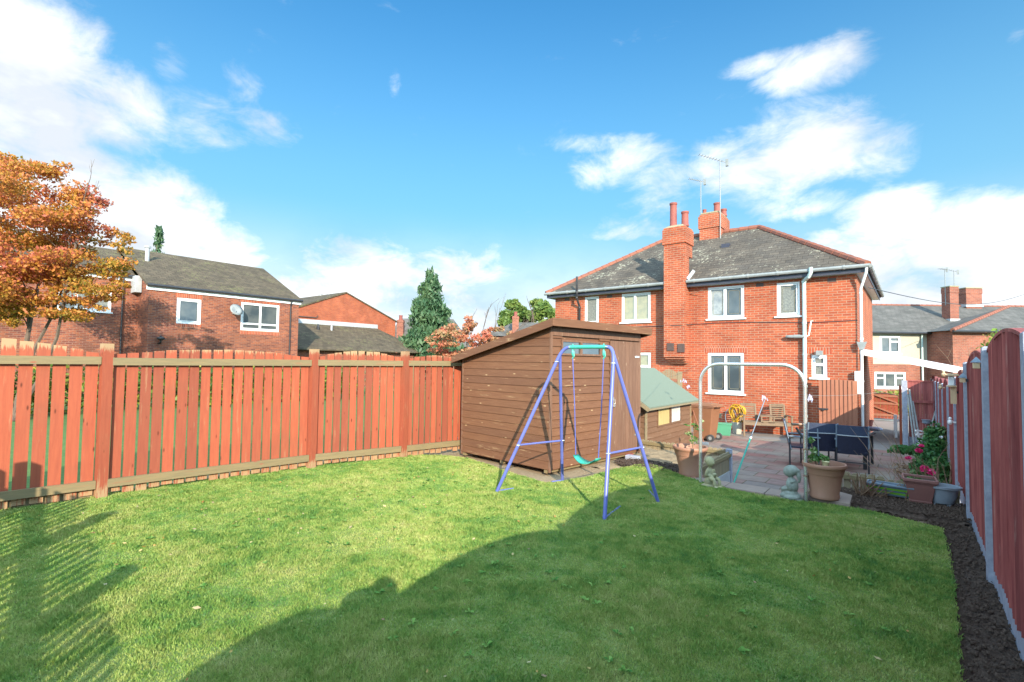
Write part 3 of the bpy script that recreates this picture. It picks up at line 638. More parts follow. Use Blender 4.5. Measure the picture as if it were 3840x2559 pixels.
# ================================================================ garden shed
A = at_z(2061, 1779); B = at_z(2391, 1704); ang = math.atan2(B.y-A.y, B.x-A.x)
shed = empty('garden_shed', (A.x, A.y, 0), 'brown timber shed with sloping roof and knotty boards beside the lawn', 'shed', rz=ang)
SW, SL, HH, HL = 2.05, 2.5, 2.19, 1.70
def shedp(px, py): # pixel onto the door side, local x and z
    P = Pl((A.x, A.y, 0), (math.cos(ang), math.sin(ang), 0)); return P.px(px, py)
slope = (HL-HH)/SW
mb = MB(); mb.local = True; bh = .122
w0, w1 = shedp(2108, 1290)[0], shedp(2248, 1300)[0]; wz0, wz1 = shedp(2180, 1328)[1], shedp(2180, 1286)[1]
dx = shedp(2284, 1600)[0]
k = 0; z = .06
while z < HH:
    zt = min(z+bh, HH)
    poly = clip([(0, z), (SW, z), (SW, zt-.004), (0, zt-.004)], -slope, 1, HH)
    if len(poly) > 2:   # side facing the left fence: along local y, outward is -x
        vs = [(-.004 - (.010 if abs(q[1]-z) < 1e-6 else 0), q[0], q[1]) for q in poly]
        mb.prism([(v[0], v[1], v[2]) for v in vs], (.014, 0, 0))
    segs = [(0, dx)] if zt < wz0 or z > wz1+.05 else [(0, w0), (w1, dx)]
    for a, b_ in segs:
        mb.add([(a, .006+.004, zt-.004), (b_, .01, zt-.004), (b_, -.008, z), (a, -.008, z), (a, .02, zt-.004), (b_, .02, zt-.004), (b_, .02, z), (a, .02, z)], [(0, 1, 2, 3), (0, 4, 5, 1), (3, 2, 6, 7), (0, 3, 7, 4), (1, 5, 6, 2)])
    z += bh
sw_ = mb.build('wall', M['shed'], shed)
mb = MB(); mb.local = True; mb.prism([(.02, .02, .04), (.02, SW, .04), (.02, SW, HL), (.02, .02, HH)], (SL-.02, 0, 0)); mb.build('inner_wall', M['shed'], shed)
mb = MB(); mb.local = True
for q_ in (((-.012, -.014, .02), (.03, .02, HH)), ((-.012, SW-.03, .02), (.03, SW+.01, HL)), ((SL-.03, -.014, .02), (SL+.012, .02, HH)), ((.03, -.02, HH-.14), (SL-.03, .0, HH))):
    mb = MB(); mb.local = True; mb.box(*q_); mb.build('corner_trim', M['shed_v'], shed, bevel=.003)
mb = MB(); mb.local = True; n = 8
for i in range(n):
    a = dx+.01 + (SL-.04-dx)*i/n; b_ = dx+.01+(SL-.04-dx)*(i+1)/n - .004; mb.box((a, -.016, .10), (b_, .004, HH-.16))
door = mb.build('door', M['shed_v'], shed)
mb = MB(); mb.local = True; hx = dx+.09; mb.box((hx-.05, -.03, 1.02), (hx+.02, -.016, 1.07)); mb.tube([(hx-.02, -.04, 1.03), (hx-.02, -.045, .96), (hx+.02, -.045, .96), (hx+.02, -.04, 1.03)], .006, 6, closed=True); mb.box((hx-.025, -.05, .90), (hx+.025, -.028, .96)); mb.build('padlock', M['chrome'], door)
mb = MB(); mb.local = True
for zz_ in (.35, 1.75): mb.box((SL-.2, -.024, zz_), (SL-.05, -.017, zz_+.03))
mb.build('hinge', M['chrome'], door)
mb = MB(); mb.local = True; mw = (w0+w1)/2; mb.box((w0-.03, -.022, wz0-.03), (w1+.03, -.006, wz0)); mb.box((w0-.03, -.022, wz1), (w1+.03, -.006, wz1+.03)); mb.box((mw-.05, -.022, wz0), (mw, -.006, wz1)); mb.box((w0-.03, -.022, wz0), (w0, -.006, wz1)); mb.box((w1, -.022, wz0), (w1+.03, -.006, wz1))
wf = mb.build('window', M['shed_v'], shed)
for a, b_ in ((w0, mw-.05), (mw, w1)):
    mb = MB(); mb.local = True; mb.box((a, .0, wz0), (b_, .012, wz1)); mb.build('pane', M['glass'], wf)
ov = .13
mb = MB(); mb.local = True
zr = lambda y: HH + .02 + slope*y
mb.add([(x, y, zr(y)+dz) for dz in (0, .03) for x, y in ((-ov, -ov-.02), (SL+ov, -ov-.02), (SL+ov, SW+ov), (-ov, SW+ov))], [(0, 3, 2, 1), (4, 5, 6, 7), (0, 1, 5, 4), (1, 2, 6, 5), (2, 3, 7, 6), (3, 0, 4, 7)])
rfm = mb.build('roof', plain('shed_felt', (.10, .075, .06), (.14, .10, .08), .95, 30), shed)
mb = MB(); mb.local = True
for (x0, y0, x1, y1) in ((-ov-.02, -ov-.04, SL+ov+.02, -ov-.02), (-ov-.02, SW+ov, SL+ov+.02, SW+ov+.02)):
    mb.box((x0, y0, zr(y0)-.075), (x1, y1, zr(y0)+.045))
for x0 in (-ov-.02, SL+ov):
    y0, y1 = -ov-.02, SW+ov; mb.add([(x, y, zr(y)+dz) for dz in (-.075, .045) for x, y in ((x0, y0), (x0+.02, y0), (x0+.02, y1), (x0, y1))], [(0, 3, 2, 1), (4, 5, 6, 7), (0, 1, 5, 4), (1, 2, 6, 5), (2, 3, 7, 6), (3, 0, 4, 7)])
mb.build('fascia', M['shed'], rfm, bevel=.004)
mb = MB(); mb.local = True
for y in (.05, 1.0, 1.95): mb.box((0, y, .0), (SL, y+.06, .05))
mb.build('floor_bearer', M['rail_wood'], shed)
# bricks and block propping the shed
c = at_z(2372, 1722, .0)
mb = MB(); mb.box((c.x-.12, c.y-.05, -.03), (c.x+.12, c.y+.07, .06)); tag(mb.build('concrete_block', M['concrete'], bevel=.01), 'grey concrete block on the ground at the shed door corner', 'block')
c2 = at_z(2345, 1712, 0); mb = MB(); mb.box((c2.x-.11, c2.y+.02, -.02), (c2.x+.10, c2.y+.12, .05)); tag(mb.build('loose_brick', M['pot_clay'], bevel=.006), 'loose red brick tucked under the shed door', 'brick')
# plank, dish and red tool in the gap between fence and shed
p0 = at_z(1742, 1672, .02); p1 = at_d(1700, 1562, (p0-CAMP).dot(FWD)+.05)
tag(MB().beam(p0, p1, .07, .03, up=(1, 0, 0)).build('wooden_plank', M['pale_wood'], bevel=.004), 'short timber plank leaning in the gap left of the shed', 'plank')
c = at_d(1733, 1672, (p0-CAMP).dot(FWD)-.15)
mb = MB().lathe([(.0, 0), (.10, .01), (.125, .03), (.12, .035), (.09, .02), (0, .015)], n=24); o = mb.build('plastic_dish', M['white'], smooth=True)
o.location = (c.x, c.y, .115); o.rotation_euler = (R(75), 0, R(60)); tag(o, 'white round dish standing on edge beside the left shed wall', 'dish')
c = at_d(1741, 1560, 9.1); mb = MB(); b0 = at_z(1745, 1668, 0); 
mb.ell((b0.x, b0.y+.05, .95), (.05, .05, .14)); mb.ell((b0.x, b0.y+.05, .55), (.055, .05, .22)); mb.tube([(b0.x, b0.y+.05, .02), (b0.x, b0.y+.05, 1.2)], .028, 8); mb.ell((b0.x, b0.y+.05, .14), (.05, .05, .12))
tag(mb.build('garden_roller_pole', plain('orange_plastic', (.62, .09, .03), (.5, .07, .03), .4, 4), smooth=True), 'orange red plastic pole standing between fence and shed', 'pole')
# ================================================================ swing
A = at_z(1862, 1847); B = at_z(2109, 1806); C_ = at_z(2267, 1950); D_ = at_z(2468, 1884)
Lp = at_d(2112, 1302, 6.30); Rp = at_d(2303, 1302, 5.84); zb = (Lp.z+Rp.z)/2; Lp.z = Rp.z = zb
ctr = (A+B+C_+D_)/4
sw = empty('garden_swing', (ctr.x, ctr.y, 0), 'blue metal garden swing frame with a mint green seat on the lawn', 'swing')
e = (Rp-Lp).normalized(); g1 = Lp + e*.10; g2 = Rp - e*.10
def bend(p, q, foot, n=7):
    """quarter bend from the bar down to a leg"""
    leg = (foot-q).normalized(); a = p; c = q; b_ = q + leg*.16
    return [((1-t_)**2)*a + 2*t_*(1-t_)*c + t_*t_*b_ for t_ in [i/n for i in range(n+1)]]
mb = MB(); mb.tube([g1, g2], .024, 12); bar = mb.build('crossbar', M['mint'], sw, smooth='auto')
for gp, q, foot in ((g1, Lp, A), (g2, Rp, C_)):
    mb = MB(); mb.tube(bend(gp, q, foot) + [foot + Vector((0, 0, .0))], .0215, 12); mb.build('leg', M['blue'], sw, smooth='auto')
for q, foot, o_ in ((Lp, B, A), (Rp, D_, C_)):
    s_ = q + (o_-q).normalized()*.10; mb = MB(); mb.tube([s_, foot], .0205, 12); mb.build('leg', M['blue'], sw, smooth='auto')
def onleg(q, f, z): return q + (f-q)*((q.z-z)/(q.z-f.z))
for a, b_, q, z in ((A, B, Lp, .60), (C_, D_, Rp, .66)):
    zz_ = z; mb = MB(); mb.tube([onleg(q, a, zz_), onleg(q, b_, zz_)], .012, 8); mb.build('brace', M['blue'], sw, smooth='auto')
for f, (fx, fy) in ((A, (1925, 1837)), (B, (2068, 1812)), (C_, (2325, 1905)), (D_, (2434, 1845))):
    q = at_z(fx, fy); q.z = .015; f2 = f.copy(); f2.z = .015; mb = MB(); mb.tube([f2 - (q-f2)*.05, q], .011, 8); mb.build('ground_bar', M['blue'], sw, smooth='auto')
for sx, (tx, ty), (bx, by) in ((.22, (2148, 1322), (2159, 1705)), (.72, (2264, 1325), (2244, 1718))):
    dd = 6.3 - .46*sx; t0 = Lp + e*((Rp-Lp).length)*(.20 if sx < .5 else .80); d0 = (t0-CAMP).dot(FWD)
    t0 = at_d(tx, 1300, d0); t0.z = zb
    hk = MB(); hk.tube([t0+Vector((0, 0, .04)), t0+Vector((0, 0, -.04))], .008, 6); hk.ell(t0+Vector((0, 0, -.07)), (.014, .02, .045)); hk.tube([t0+Vector((.012, 0, -.05)), t0+Vector((.02, 0, -.11)), t0+Vector((-.005, 0, -.14))], .010, 6); hk.build('hook', M['mint'], bar)
    bt = at_d(bx, by, d0+.12); sag = t0+Vector((0, 0, -.13)); mid = sag.lerp(bt, .5) + Vector((.006, 0, 0))
    mb = MB(); mb.tube([sag, mid, bt], .0065, 6); mb.build('rope', M['blue'], sw)
    if sx < .5: s0 = bt
    else: s1 = bt
for q in (onleg(Lp, A, .60), onleg(Lp, B, .60), onleg(Rp, C_, .66), onleg(Rp, D_, .66), Lp+(A-Lp).normalized()*.2, Rp+(C_-Rp).normalized()*.2, g1, g2): MB().ell(tuple(q), (.030, .030, .012)).build('bolt', M['chrome'], sw, smooth=True)
# seat: curved sling between the ropes
ax = (s1-s0); ax.z = 0; Ls = ax.length; ax.normalize(); sd = ax.cross(Vector((0, 0, 1))); vs = []; fs = []; K = 12
for i in range(K+1):
    f = i/K; h = -.075*math.sin(PI*f)**.8; wd = .085*(.55+.45*math.sin(PI*f)); p = s0.lerp(s1, f) + Vector((0, 0, h))
    for dz, kx in ((0, 1), (-.014, .95)):
        vs += [p - sd*wd*kx + Vector((0, 0, dz)), p + Vector((0, 0, dz-.004)), p + sd*wd*kx + Vector((0, 0, dz))]
for i in range(K):
    a = i*6; b_ = a+6; fs += [(a, a+1, b_+1, b_), (a+1, a+2, b_+2, b_+1), (a+3, b_+3, b_+4, a+4), (a+4, b_+4, b_+5, a+5), (a, b_, b_+3, a+3), (a+2, a+5, b_+5, b_+2)]
fs += [(0, 3, 4, 1), (1, 4, 5, 2), (K*6, K*6+1, K*6+4, K*6+3), (K*6+1, K*6+2, K*6+5, K*6+4)]
MB().add(vs, fs).build('seat', M['mint'], sw, smooth=True)
# ================================================================ the semi-detached house
z4 = lambda x, y: (2000 + x/1.7423, 550 + y/1.7423)
def hole4(P, x0, y0, x1, y1): a = z4(x0, y0); b_ = z4(x1, y1); return P.hole(a[0], a[1], b_[0], b_[1])
HY = 17.4; PW = Pl((0, HY, 0), (1, 0, 0))
xl = at_y(2082, 1200, HY).x; xr = at_y(3214, 1200, HY).x
house = empty('semi_detached_house', ((xl+xr)/2, HY, -.5), 'orange red brick semi-detached house with hipped tile roof beyond the patio', 'house')
ZE = 4.46; YB = HY + 7.2
holes = [hole4(PW, 336, 981, 427, 1157), hole4(PW, 577, 957, 766, 1147), hole4(PW, 1141, 913, 1378, 1124), hole4(PW, 1591, 888, 1741, 1108)]
z5 = lambda x, y: (2350 + x/2.529, 1280 + y/2.529)
a = z5(770, 110); b_ = z5(1113, 495); h5 = PW.hole(*a, *b_)
a = z5(-60, 108); b_ = z5(229, 330); h6 = PW.hole(*a, *b_)
h7 = hole4(PW, 1818, 1362, 1920, 1512)
H = holes + [h5, h6, h7]
mb = MB(); PW.wall(mb, (xl, xr), (-.55, ZE), H, .13)
PR = Pl((xr, 0, 0), (0, 1, 0)); PR.wall(mb, (HY, YB), (-.55, ZE)); PLf = Pl((xl, 0, 0), (0, -1, 0)); PLf.wall(mb, (-YB, -HY), (-.55, ZE)); PB = Pl((0, YB, 0), (-1, 0, 0)); PB.wall(mb, (-xr, -xl), (-.55, ZE))
mb.build('wall', M['house_brick'], house)
PW.window(house, holes[0], (1,), glass='obscure')
PW.window(house, holes[1], (1, 1.15), glass=['blind', 'blind'])
PW.window(house, holes[2], (1, 1.1), glass=['curtain', 'glass'], came=True)
f = PW.window(house, holes[3], (1,), glass='obscure', came=True)
PW.window(house, h5, (1, 1), glass='glass', came=True)
PW.window(house, h6, (1,), glass='blind', transoms=[[.42]])
PW.window(house, h7, (1,), glass='obscure', transoms=[[.58]])
# soldier-course lintels over the ground floor windows
for h in (h5, h7):
    mb = MB(); PW.box(mb, h[0]-.12, h[1]+.12, h[3]+.002, h[3]+.225, 0, .004); mb.build('lintel', M['lintel_brick'], house)
# roof
ov = .28; ex0, ex1, ey0, ey1 = xl-ov, xr+ov, HY-ov, YB+ov; zE = 4.50; ym = (HY+YB)/2
pr = at_y(2846, 853, ym); plx = at_y(2486, 905, ym); zR = (pr.z+plx.z)/2; r0 = (plx.x, ym, zR); r1 = (pr.x, ym, zR)
E = [(ex0, ey0, zE), (ex1, ey0, zE), (ex1, ey1, zE), (ex0, ey1, zE)]
mb = MB().add(E + [r0, r1] + [(v[0], v[1], v[2]-.05) for v in E], [(0, 1, 5, 4), (1, 2, 5), (2, 3, 4, 5), (3, 0, 4), (0, 6, 7, 1), (1, 7, 8, 2), (2, 8, 9, 3), (3, 9, 6, 0), (6, 9, 8, 7)])
roof = mb.build('roof', M['roof_tile'], house)
def ridge_tiles(mb, a, b_, r=.11, L_=.33):
    a, b_ = Vector(a), Vector(b_); d = b_-a; n = max(1, int(d.length/L_)); 
    for i in range(n):
        p = a + d*(i/n); q = a + d*((i+1.08)/n); mb.tube([p, q], [r*1.08, r*.92], 8)
mb = MB(); ridge_tiles(mb, r0, r1); ridge_tiles(mb, E[0], r0, .10); ridge_tiles(mb, E[1], r1, .11); ridge_tiles(mb, E[2], r1); mb.build('ridge_tile', M['ridge'], roof)
mb = MB(); q = z4(1258, 655); p = at_y(q[0], q[1], HY+2.2); mb.box((p.x-.14, p.y-.1, p.z-.06), (p.x+.14, p.y+.14, p.z+.1)); mb.build('roof_vent', M['fascia'], roof)
mb = MB(); mb.box((ex0+.02, ey0+.03, zE-.20), (ex1-.02, ey0+.055, zE-.052)); mb.box((ex1-.055, ey0+.06, zE-.20), (ex1-.03, ey1-.02, zE-.052)); mb.box((ex0+.03, ey0+.06, zE-.20), (ex0+.055, ey1-.02, zE-.052)); mb.build('fascia', M['fascia'], roof)
mb = MB(); mb.box((ex0+.06, ey0+.058, zE-.19), (ex1-.06, HY+.0, zE-.165)); mb.box((xr+.001, HY+.01, zE-.19), (ex1-.06, ey1-.1, zE-.165)); mb.build('soffit', M['pipe'], roof)
def gutter(mb, a, b_, r=.058):
    a, b_ = Vector(a), Vector(b_); mb.tube([a, b_], r, 8); n = int((b_-a).length/.9)
    for i in range(n+1): p = a.lerp(b_, (i+.3)/(n+1)); d = (b_-a).normalized()*.03; mb.tube([p-d, p+d], r*1.22, 8)
cx0 = at_y(2490, 1100, HY-.4).x; cx1 = cx0 + .74
mb = MB(); gutter(mb, (cx1+.02, ey0-.05, zE-.03), (ex1+.05, ey0-.05, zE-.03)); mb.build('gutter', M['gutter'], roof, smooth='auto')
mb = MB(); gutter(mb, (ex0-.05, ey0-.05, zE-.03), (cx0-.02, ey0-.05, zE-.03)); mb.build('gutter', M['gutter'], roof, smooth='auto')
mb = MB(); gutter(mb, (ex1+.05, ey0, zE-.03), (ex1+.05, ey1, zE-.03)); mb.build('gutter', M['gutter'], roof, smooth='auto')
# external chimney stack on the rear wall
cy0 = HY-.42; mb = MB(); ztop = at_y(2530, 848, cy0).z; zbot = at_y(2530, 1340, cy0).z
mb.box((cx0, cy0, zbot), (cx1, HY-.002, ztop-1.05)); mb.box((cx0+.0, cy0, ztop-1.05), (cx1, cy0+.75, ztop-.62)); mb.box((cx0-.04, cy0-.04, ztop-.62), (cx1+.04, cy0+.79, ztop-.1))
mb.box((cx0-.01, cy0-.01, ztop-.1), (cx1+.01, cy0+.76, ztop-.03))
for i, dz in enumerate((.07, .14, .21)): mb.box((cx0+.06*i+.03, cy0+.10*i+.06, zbot-dz), (cx1-.03, HY-.003, zbot-dz+.068))
ch = mb.build('chimney_stack', M['house_brick'], house)
mb = MB(); mb.add([(cx0, cy0, ztop-.03), (cx1, cy0, ztop-.03), (cx1, cy0+.75, ztop-.03), (cx0, cy0+.75, ztop-.03), (cx0+.12, cy0+.12, ztop+.06), (cx1-.12, cy0+.12, ztop+.06), (cx1-.12, cy0+.6, ztop+.06), (cx0+.12, cy0+.6, ztop+.06)], [(0, 3, 2, 1), (4, 5, 6, 7), (0, 1, 5, 4), (1, 2, 6, 5), (2, 3, 7, 6), (3, 0, 4, 7)]); mb.build('flaunching', M['mortar'], ch)
def cpot(parent, x, y, z, h, r):
    MB().lathe([(r*1.12, 0), (r*1.12, .06), (r, .08), (r*.95, h-.08), (r*1.1, h-.06), (r*1.1, h), (r*.85, h), (r*.8, h-.2)], (x, y, z), 16).build('chimney_pot', M['pot_clay'], parent, smooth='auto')
cpot(ch, cx0+.23, cy0+.3, ztop+.04, at_y(2520, 768, cy0+.3).z-ztop, .12); cpot(ch, cx0+.60, cy0+.42, ztop+.04, at_y(2560, 800, cy0+.4).z-ztop, .12)
for x0, x1, y0, y1 in ((875, 920, 1285, 1335), (944, 990, 1290, 1345)):
    a = at_y(*z4(x0, y0), cy0); b_ = at_y(*z4(x1, y1), cy0); MB().box((a.x, cy0-.035, b_.z), (b_.x, cy0-.001, a.z)).build('wall_vent', M['slot'], ch, bevel=.006)
mb = MB(); mb.box((cx0-.0, HY-ov-.06, zE-.02), (cx1+.09, HY+.25, zE+.12)); 
mb = MB(); mb.add([(cx1+.001, cy0+.15, zE+.10), (cx1+.09, cy0+.15, zE+.02), (cx1+.09, cy0+.8, zE+.42), (cx1+.001, cy0+.8, zE+.50)], [(0, 1, 2, 3)]); mb.build('flashing', M['lead'], ch)
# ridge chimney
p = at_y(2660, 811, ym); cz = p.z; x0 = at_y(2623, 850, ym-.5).x; x1 = x0+.78
mb = MB(); mb.box((x0, ym-.5, zR-.5), (x1, ym+.75, cz-.62)); mb.box((x0-.04, ym-.54, cz-.62), (x1+.04, ym+.79, cz-.12)); mb.box((x0, ym-.5, cz-.12), (x1, ym+.75, cz-.04)); c2 = mb.build('chimney_stack', M['house_brick'], house)
mb = MB(); mb.box((x0+.03, ym-.47, cz-.04), (x1-.03, ym+.72, cz+.04)); mb.build('flaunching', M['mortar'], c2, bevel=.03)
for dx, dy, h, r in ((.14, -.3, .18, .07), (.30, .1, .12, .11), (.55, .0, .45, .13), (.66, .5, .30, .12)):
    cpot(c2, x0+dx, ym+dy, cz+.03, h, r)
def aerial(name, base, top, L_, az, label, parent=None, n=9, tilt=.12, cat='aerial'):
    e = empty(name, tuple(base), label, cat); base, top = Vector(base), Vector(top)
    MB().tube([base, top], .022, 6).build('mast', M['gutter'], e)
    d = Vector((math.cos(az), math.sin(az), tilt)); sd = Vector((-math.sin(az), math.cos(az), 0)); mb = MB(); a = top - d*L_*.25; b_ = top + d*L_*.75
    mb.tube([a, b_], .014, 5)
    for i in range(n): p = a.lerp(b_, .2 + .8*i/(n-1)); mb.tube([p-sd*.12, p+sd*.12], .007, 4)
    mb.box(tuple(a-Vector((.05, .05, .14))), tuple(a+Vector((.05, .05, .14)))); mb.build('antenna', M['gutter'], e); return e
q = at_y(2705, 868, ym-.55); q2 = at_y(2700, 603, ym-.55); q.x = q2.x = x1+.05; q.z -= .3
aerial('tv_aerial', q, q2, 1.1, R(YAW+180), 'tall television aerial strapped to the brick chimney on the house ridge', tilt=.28)
q = at_y(2625, 880, ym+3); q2 = at_y(2628, 680, ym+3); q.x = q2.x; q.z = zR-1.3
aerial('tv_aerial', q, q2, .75, R(YAW+180), 'smaller thin television aerial rising behind the house ridge', tilt=.2)
# soil pipe, downpipes, and wall fittings
yp = HY-.10; a = at_y(*z4(1768, 900), yp); zt = at_y(*z4(1768, 885), yp).z
mb = MB(); pk = at_y(*z4(1812, 800), HY-.42); mb.tube([(a.x, yp, -.5), (a.x, yp, zt-.05), (a.x+.02, yp-.03, zt+.05), (pk.x-.06, HY-.36, pk.z-.22), (pk.x, HY-.40, pk.z-.1), (pk.x, HY-.40, pk.z+.05)], .055, 12)
for z in (zt-.02, 2.9, 1.95, 1.0, .1): mb.tube([(a.x, yp, z), (a.x, yp, z+.06)], .066, 12)
mb.build('soil_pipe', M['pipe'], house, smooth='auto')
q = at_y(*z4(1660, 1243), yp); mb = MB(); mb.tube([(q.x, HY, q.z), (q.x, yp-.02, q.z), (q.x+.06, yp-.04, q.z), (a.x, yp-.02, q.z-.01)], .05, 10); mb.tube([(q.x+.18, yp-.03, q.z), (q.x+.35, yp-.03, q.z)], .06, 10); mb.build('waste_pipe', M['gutter'], house, smooth='auto')
q = at_y(*z4(1815, 1140), yp); q2 = at_y(*z4(1800, 1235), yp); mb = MB(); mb.tube([(q.x+.03, HY, q.z), (q.x, yp, q.z), (q2.x, yp, q2.z), (a.x+.03, yp, q2.z-.03)], .02, 8); mb.build('waste_pipe', M['white'], house, smooth='auto')
yd = HY-.08; q = at_y(*z4(2140, 1000), yd); q1 = at_y(*z4(2173, 800), ey0); zg = zE-.09
mb = MB(); mb.tube([(ex1-.02, ey0-.05, zg), (ex1-.03, ey0-.04, zg-.12), (q.x, yd, zg-.55), (q.x, yd, -.5)], .036, 10)
for z in (zg-.7, 2.4, 1.2): mb.tube([(q.x, yd, z), (q.x, yd, z+.05)], .046, 10)
mb.build('downpipe', M['white'], house, smooth='auto')
hz = at_y(*z4(2145, 1300), yd).z; MB().prism([(q.x-.11, yd-.08, hz+.1), (q.x+.13, yd-.08, hz+.1), (q.x+.05, yd-.08, hz-.12), (q.x-.05, yd-.08, hz-.12)], (0, .12, 0)).build('hopper', M['gutter'], house)
qb = at_y(3219, 1430, yd); mz = at_y(3219, 1393, yd).z; mz2 = at_y(3219, 1478, yd).z; MB().box((qb.x-.085, yd-.09, mz2), (qb.x+.085, yd+.04, mz)).build('meter_box', M['white'], house, bevel=.015)
q = at_y(*z4(285, 850), ey0-.1); q2 = at_y(*z4(302, 1040), yd)
mb = MB(); mb.tube([(q.x, ey0-.10, q.z), (q.x, ey0-.10, zE-.30), (q2.x, yd, zE-.62), (q2.x, yd, -.5)], .045, 10)
for z in (zE-.1, zE-.32, zE-.68): mb.tube([(q.x if z > zE-.4 else q2.x, ey0-.10 if z > zE-.4 else yd, z), (q.x if z > zE-.4 else q2.x, ey0-.10 if z > zE-.4 else yd, z+.06)], .058, 10)
mb.build('soil_pipe', M['black'], house, smooth='auto')
# security light, flue and small fittings
p = at_y(*z4(1868, 1352), HY-.12); e = empty('security_light', (p.x, HY, p.z), 'grey floodlight with sensor on the wall above the small window', 'light')
MB().box((p.x-.09, HY-.16, p.z-.06), (p.x+.09, HY-.06, p.z+.08)).build('lamp_housing', M['gutter'], e, bevel=.01); MB().box((p.x-.03, HY-.07, p.z-.02), (p.x+.03, HY, p.z+.02)).build('bracket', M['gutter'], e)
MB().ell((p.x+.02, HY-.13, p.z-.13), (.035, .035, .045)).build('sensor', M['white'], e, smooth=True)
p = at_y(*z4(1508, 1359), HY-.05); mb = MB(); mb.lathe([(.04, 0), (.06, 0), (.06, .14), (.04, .14), (.035, .03), (0, .03)], (0, 0, 0), 16); mb.m = Matrix.Identity(4)
o = mb.build('flue', M['came'], house); o.location = wm(house).inverted() @ Vector((p.x, HY, p.z)); o.rotation_euler = (R(90), 0, 0)
for (x, y) in ((845, 1135),):
    pass
for hh, zz_ in (((220, 997), 0), ((499, 979), 0), ((1950, 873), 0), ((1480, 905), 0)):
    p = at_y(*z4(*hh), HY); MB().box((p.x-.11, HY-.004, p.z-.06), (p.x+.11, HY+.01, p.z+.06)).build('air_brick', M['slot'], house)
p = at_y(*z5(868, 705), HY); MB().box((p.x-.11, HY-.006, p.z-.07), (p.x+.11, HY+.01, p.z+.07)).build('air_brick', M['came'], house)
cab = []
for i in range(24):
    f = i/23; x = 470 + (2120-470)*f; y = 1178 + (1135-1178)*f + 6*math.sin(f*PI*3); q = at_y(*z4(x, y), HY); yy = HY-.012
    if cx0-.02 < q.x < cx1+.02: q = at_y(*z4(x, y), cy0); yy = cy0-.012
    cab.append((q.x, yy, q.z))
tag(MB().tube(cab, .012, 5).build('wall_cable', M['black']), 'thin black cable clipped across the rear wall of the orange house', 'cable')
br_ = [at_y(*z4(1108, 938), HY-.25), at_y(*z4(1022, 965), HY-.02)]
tag(MB().tube([br_[0], br_[1]], .012, 6).build('wall_bracket', M['rust']), 'short rusty rod bracket sticking out from the wall by the chimney stack', 'bracket')
q = Vector((ex1, ey0+.4, zE-.6)); q2 = at_d(3860, 1098, 26)
pts = [q.lerp(q2, i/20) - Vector((0, 0, 1.0*math.sin(PI*i/20)*.55)) for i in range(21)]
tag(MB().tube(pts, .012, 5).build('overhead_cable', M['black']), 'black overhead cable sagging from the house corner across the sky', 'cable')
# ---------------------------------------------------------------- lean-to canopy over the side passage
y0 = 18.0; a = at_y(3228, 1316, y0); b_ = at_y(3616, 1388, y0)
cn = empty('passage_canopy', (a.x, y0, -.5), 'white edged lean-to canopy sloping from the house wall to the fence', 'canopy')
x0, z0, x1, z1 = a.x-.02, a.z+.03, b_.x, b_.z+.02
def slab(mb, dz0, dz1, ya, yb): return mb.add([(x0, ya, z0+dz0), (x1, ya, z1+dz0), (x1, yb, z1+dz0), (x0, yb, z0+dz0), (x0, ya, z0+dz1), (x1, ya, z1+dz1), (x1, yb, z1+dz1), (x0, yb, z0+dz1)], [(0, 3, 2, 1), (4, 5, 6, 7), (0, 1, 5, 4), (1, 2, 6, 5), (2, 3, 7, 6), (3, 0, 4, 7)])
slab(MB(), .02, .045, y0+.05, y0+3.4).build('roof_sheet', plain('polycarbonate', (.20, .24, .36), (.25, .29, .40), .3, 3), cn)
f_ = slab(slab(MB(), -.06, .04, y0, y0+.05), -.14, -.062, y0-.03, y0+.02).build('fascia', M['white'], cn)
mb = MB(); mb.beam((x1-.05, y0+.1, z1-.1), (x1-.05, y0+.1, -.5), .07, .07, (0, 1, 0)); mb.build('post', M['white'], cn)
# ================================================================ left building: brown brick, two storeys
LX = -26.2
PA = Pl((LX, 0, 0), (0, 1, 0)); yr = PA.px(1119, 1200)[0]; yl = PA.px(554, 1200)[0]
lb = empty('brick_apartment_house', (LX, yr, -.12), 'brown brick house with white windows and slate roof beyond the picket fence', 'house')
zc = PA.px(1119, 1128)[1]; zc2 = PA.px(554, 1074)[1]; zEv = (zc+zc2)/2
z1_ = lambda x, y: (x/1.742, 500 + y/1.742)
hA = PA.hole(*z1_(1153, 1080), *z1_(1313, 1246)); hB = PA.hole(903, 1139, 1047, 1242)
mb = MB(); PA.wall(mb, (yl, yr), (-.2, zEv), [hA, hB], .08)
Pe = Pl((0, yr, 0), (-1, 0, 0)); Pe.wall(mb, (-LX, -LX+9), (-.2, zEv)); RX = LX-4.6; zRg = at_x(970, 1005, RX).z
mb.add([(LX, yr, zEv), (LX-9.2, yr, zEv), (RX, yr, zRg-.05)], [(0, 1, 2)])
Ps = Pl((0, yl, 0), (1, 0, 0)); Ps.wall(mb, (LX-1.6, LX), (-.2, zEv)); mb.add([(LX, yl, zEv), (LX-1.6, yl, zEv), (LX-1.6, yl, zEv+.8)], [(0, 1, 2)])
XR = LX-1.55; yend = -9; zE2 = at_x(460, 1037, XR).z; PC = Pl((XR, 0, 0), (0, 1, 0)); hC = PC.hole(213, 1085, 418, 1166); PC.wall(mb, (yend, yl), (-.2, zE2), [hC], .08)
mb.build('wall', M['dark_brick'], lb)
PA.window(lb, hA, (1,), glass='glass', fw=.10, sill=False); PA.window(lb, hB, (1, 1), glass='glass', fw=.08, transoms=[[.24], [.24]], sill=False); PC.window(lb, hC, (1, 1, 1), glass='obscure', fw=.07)
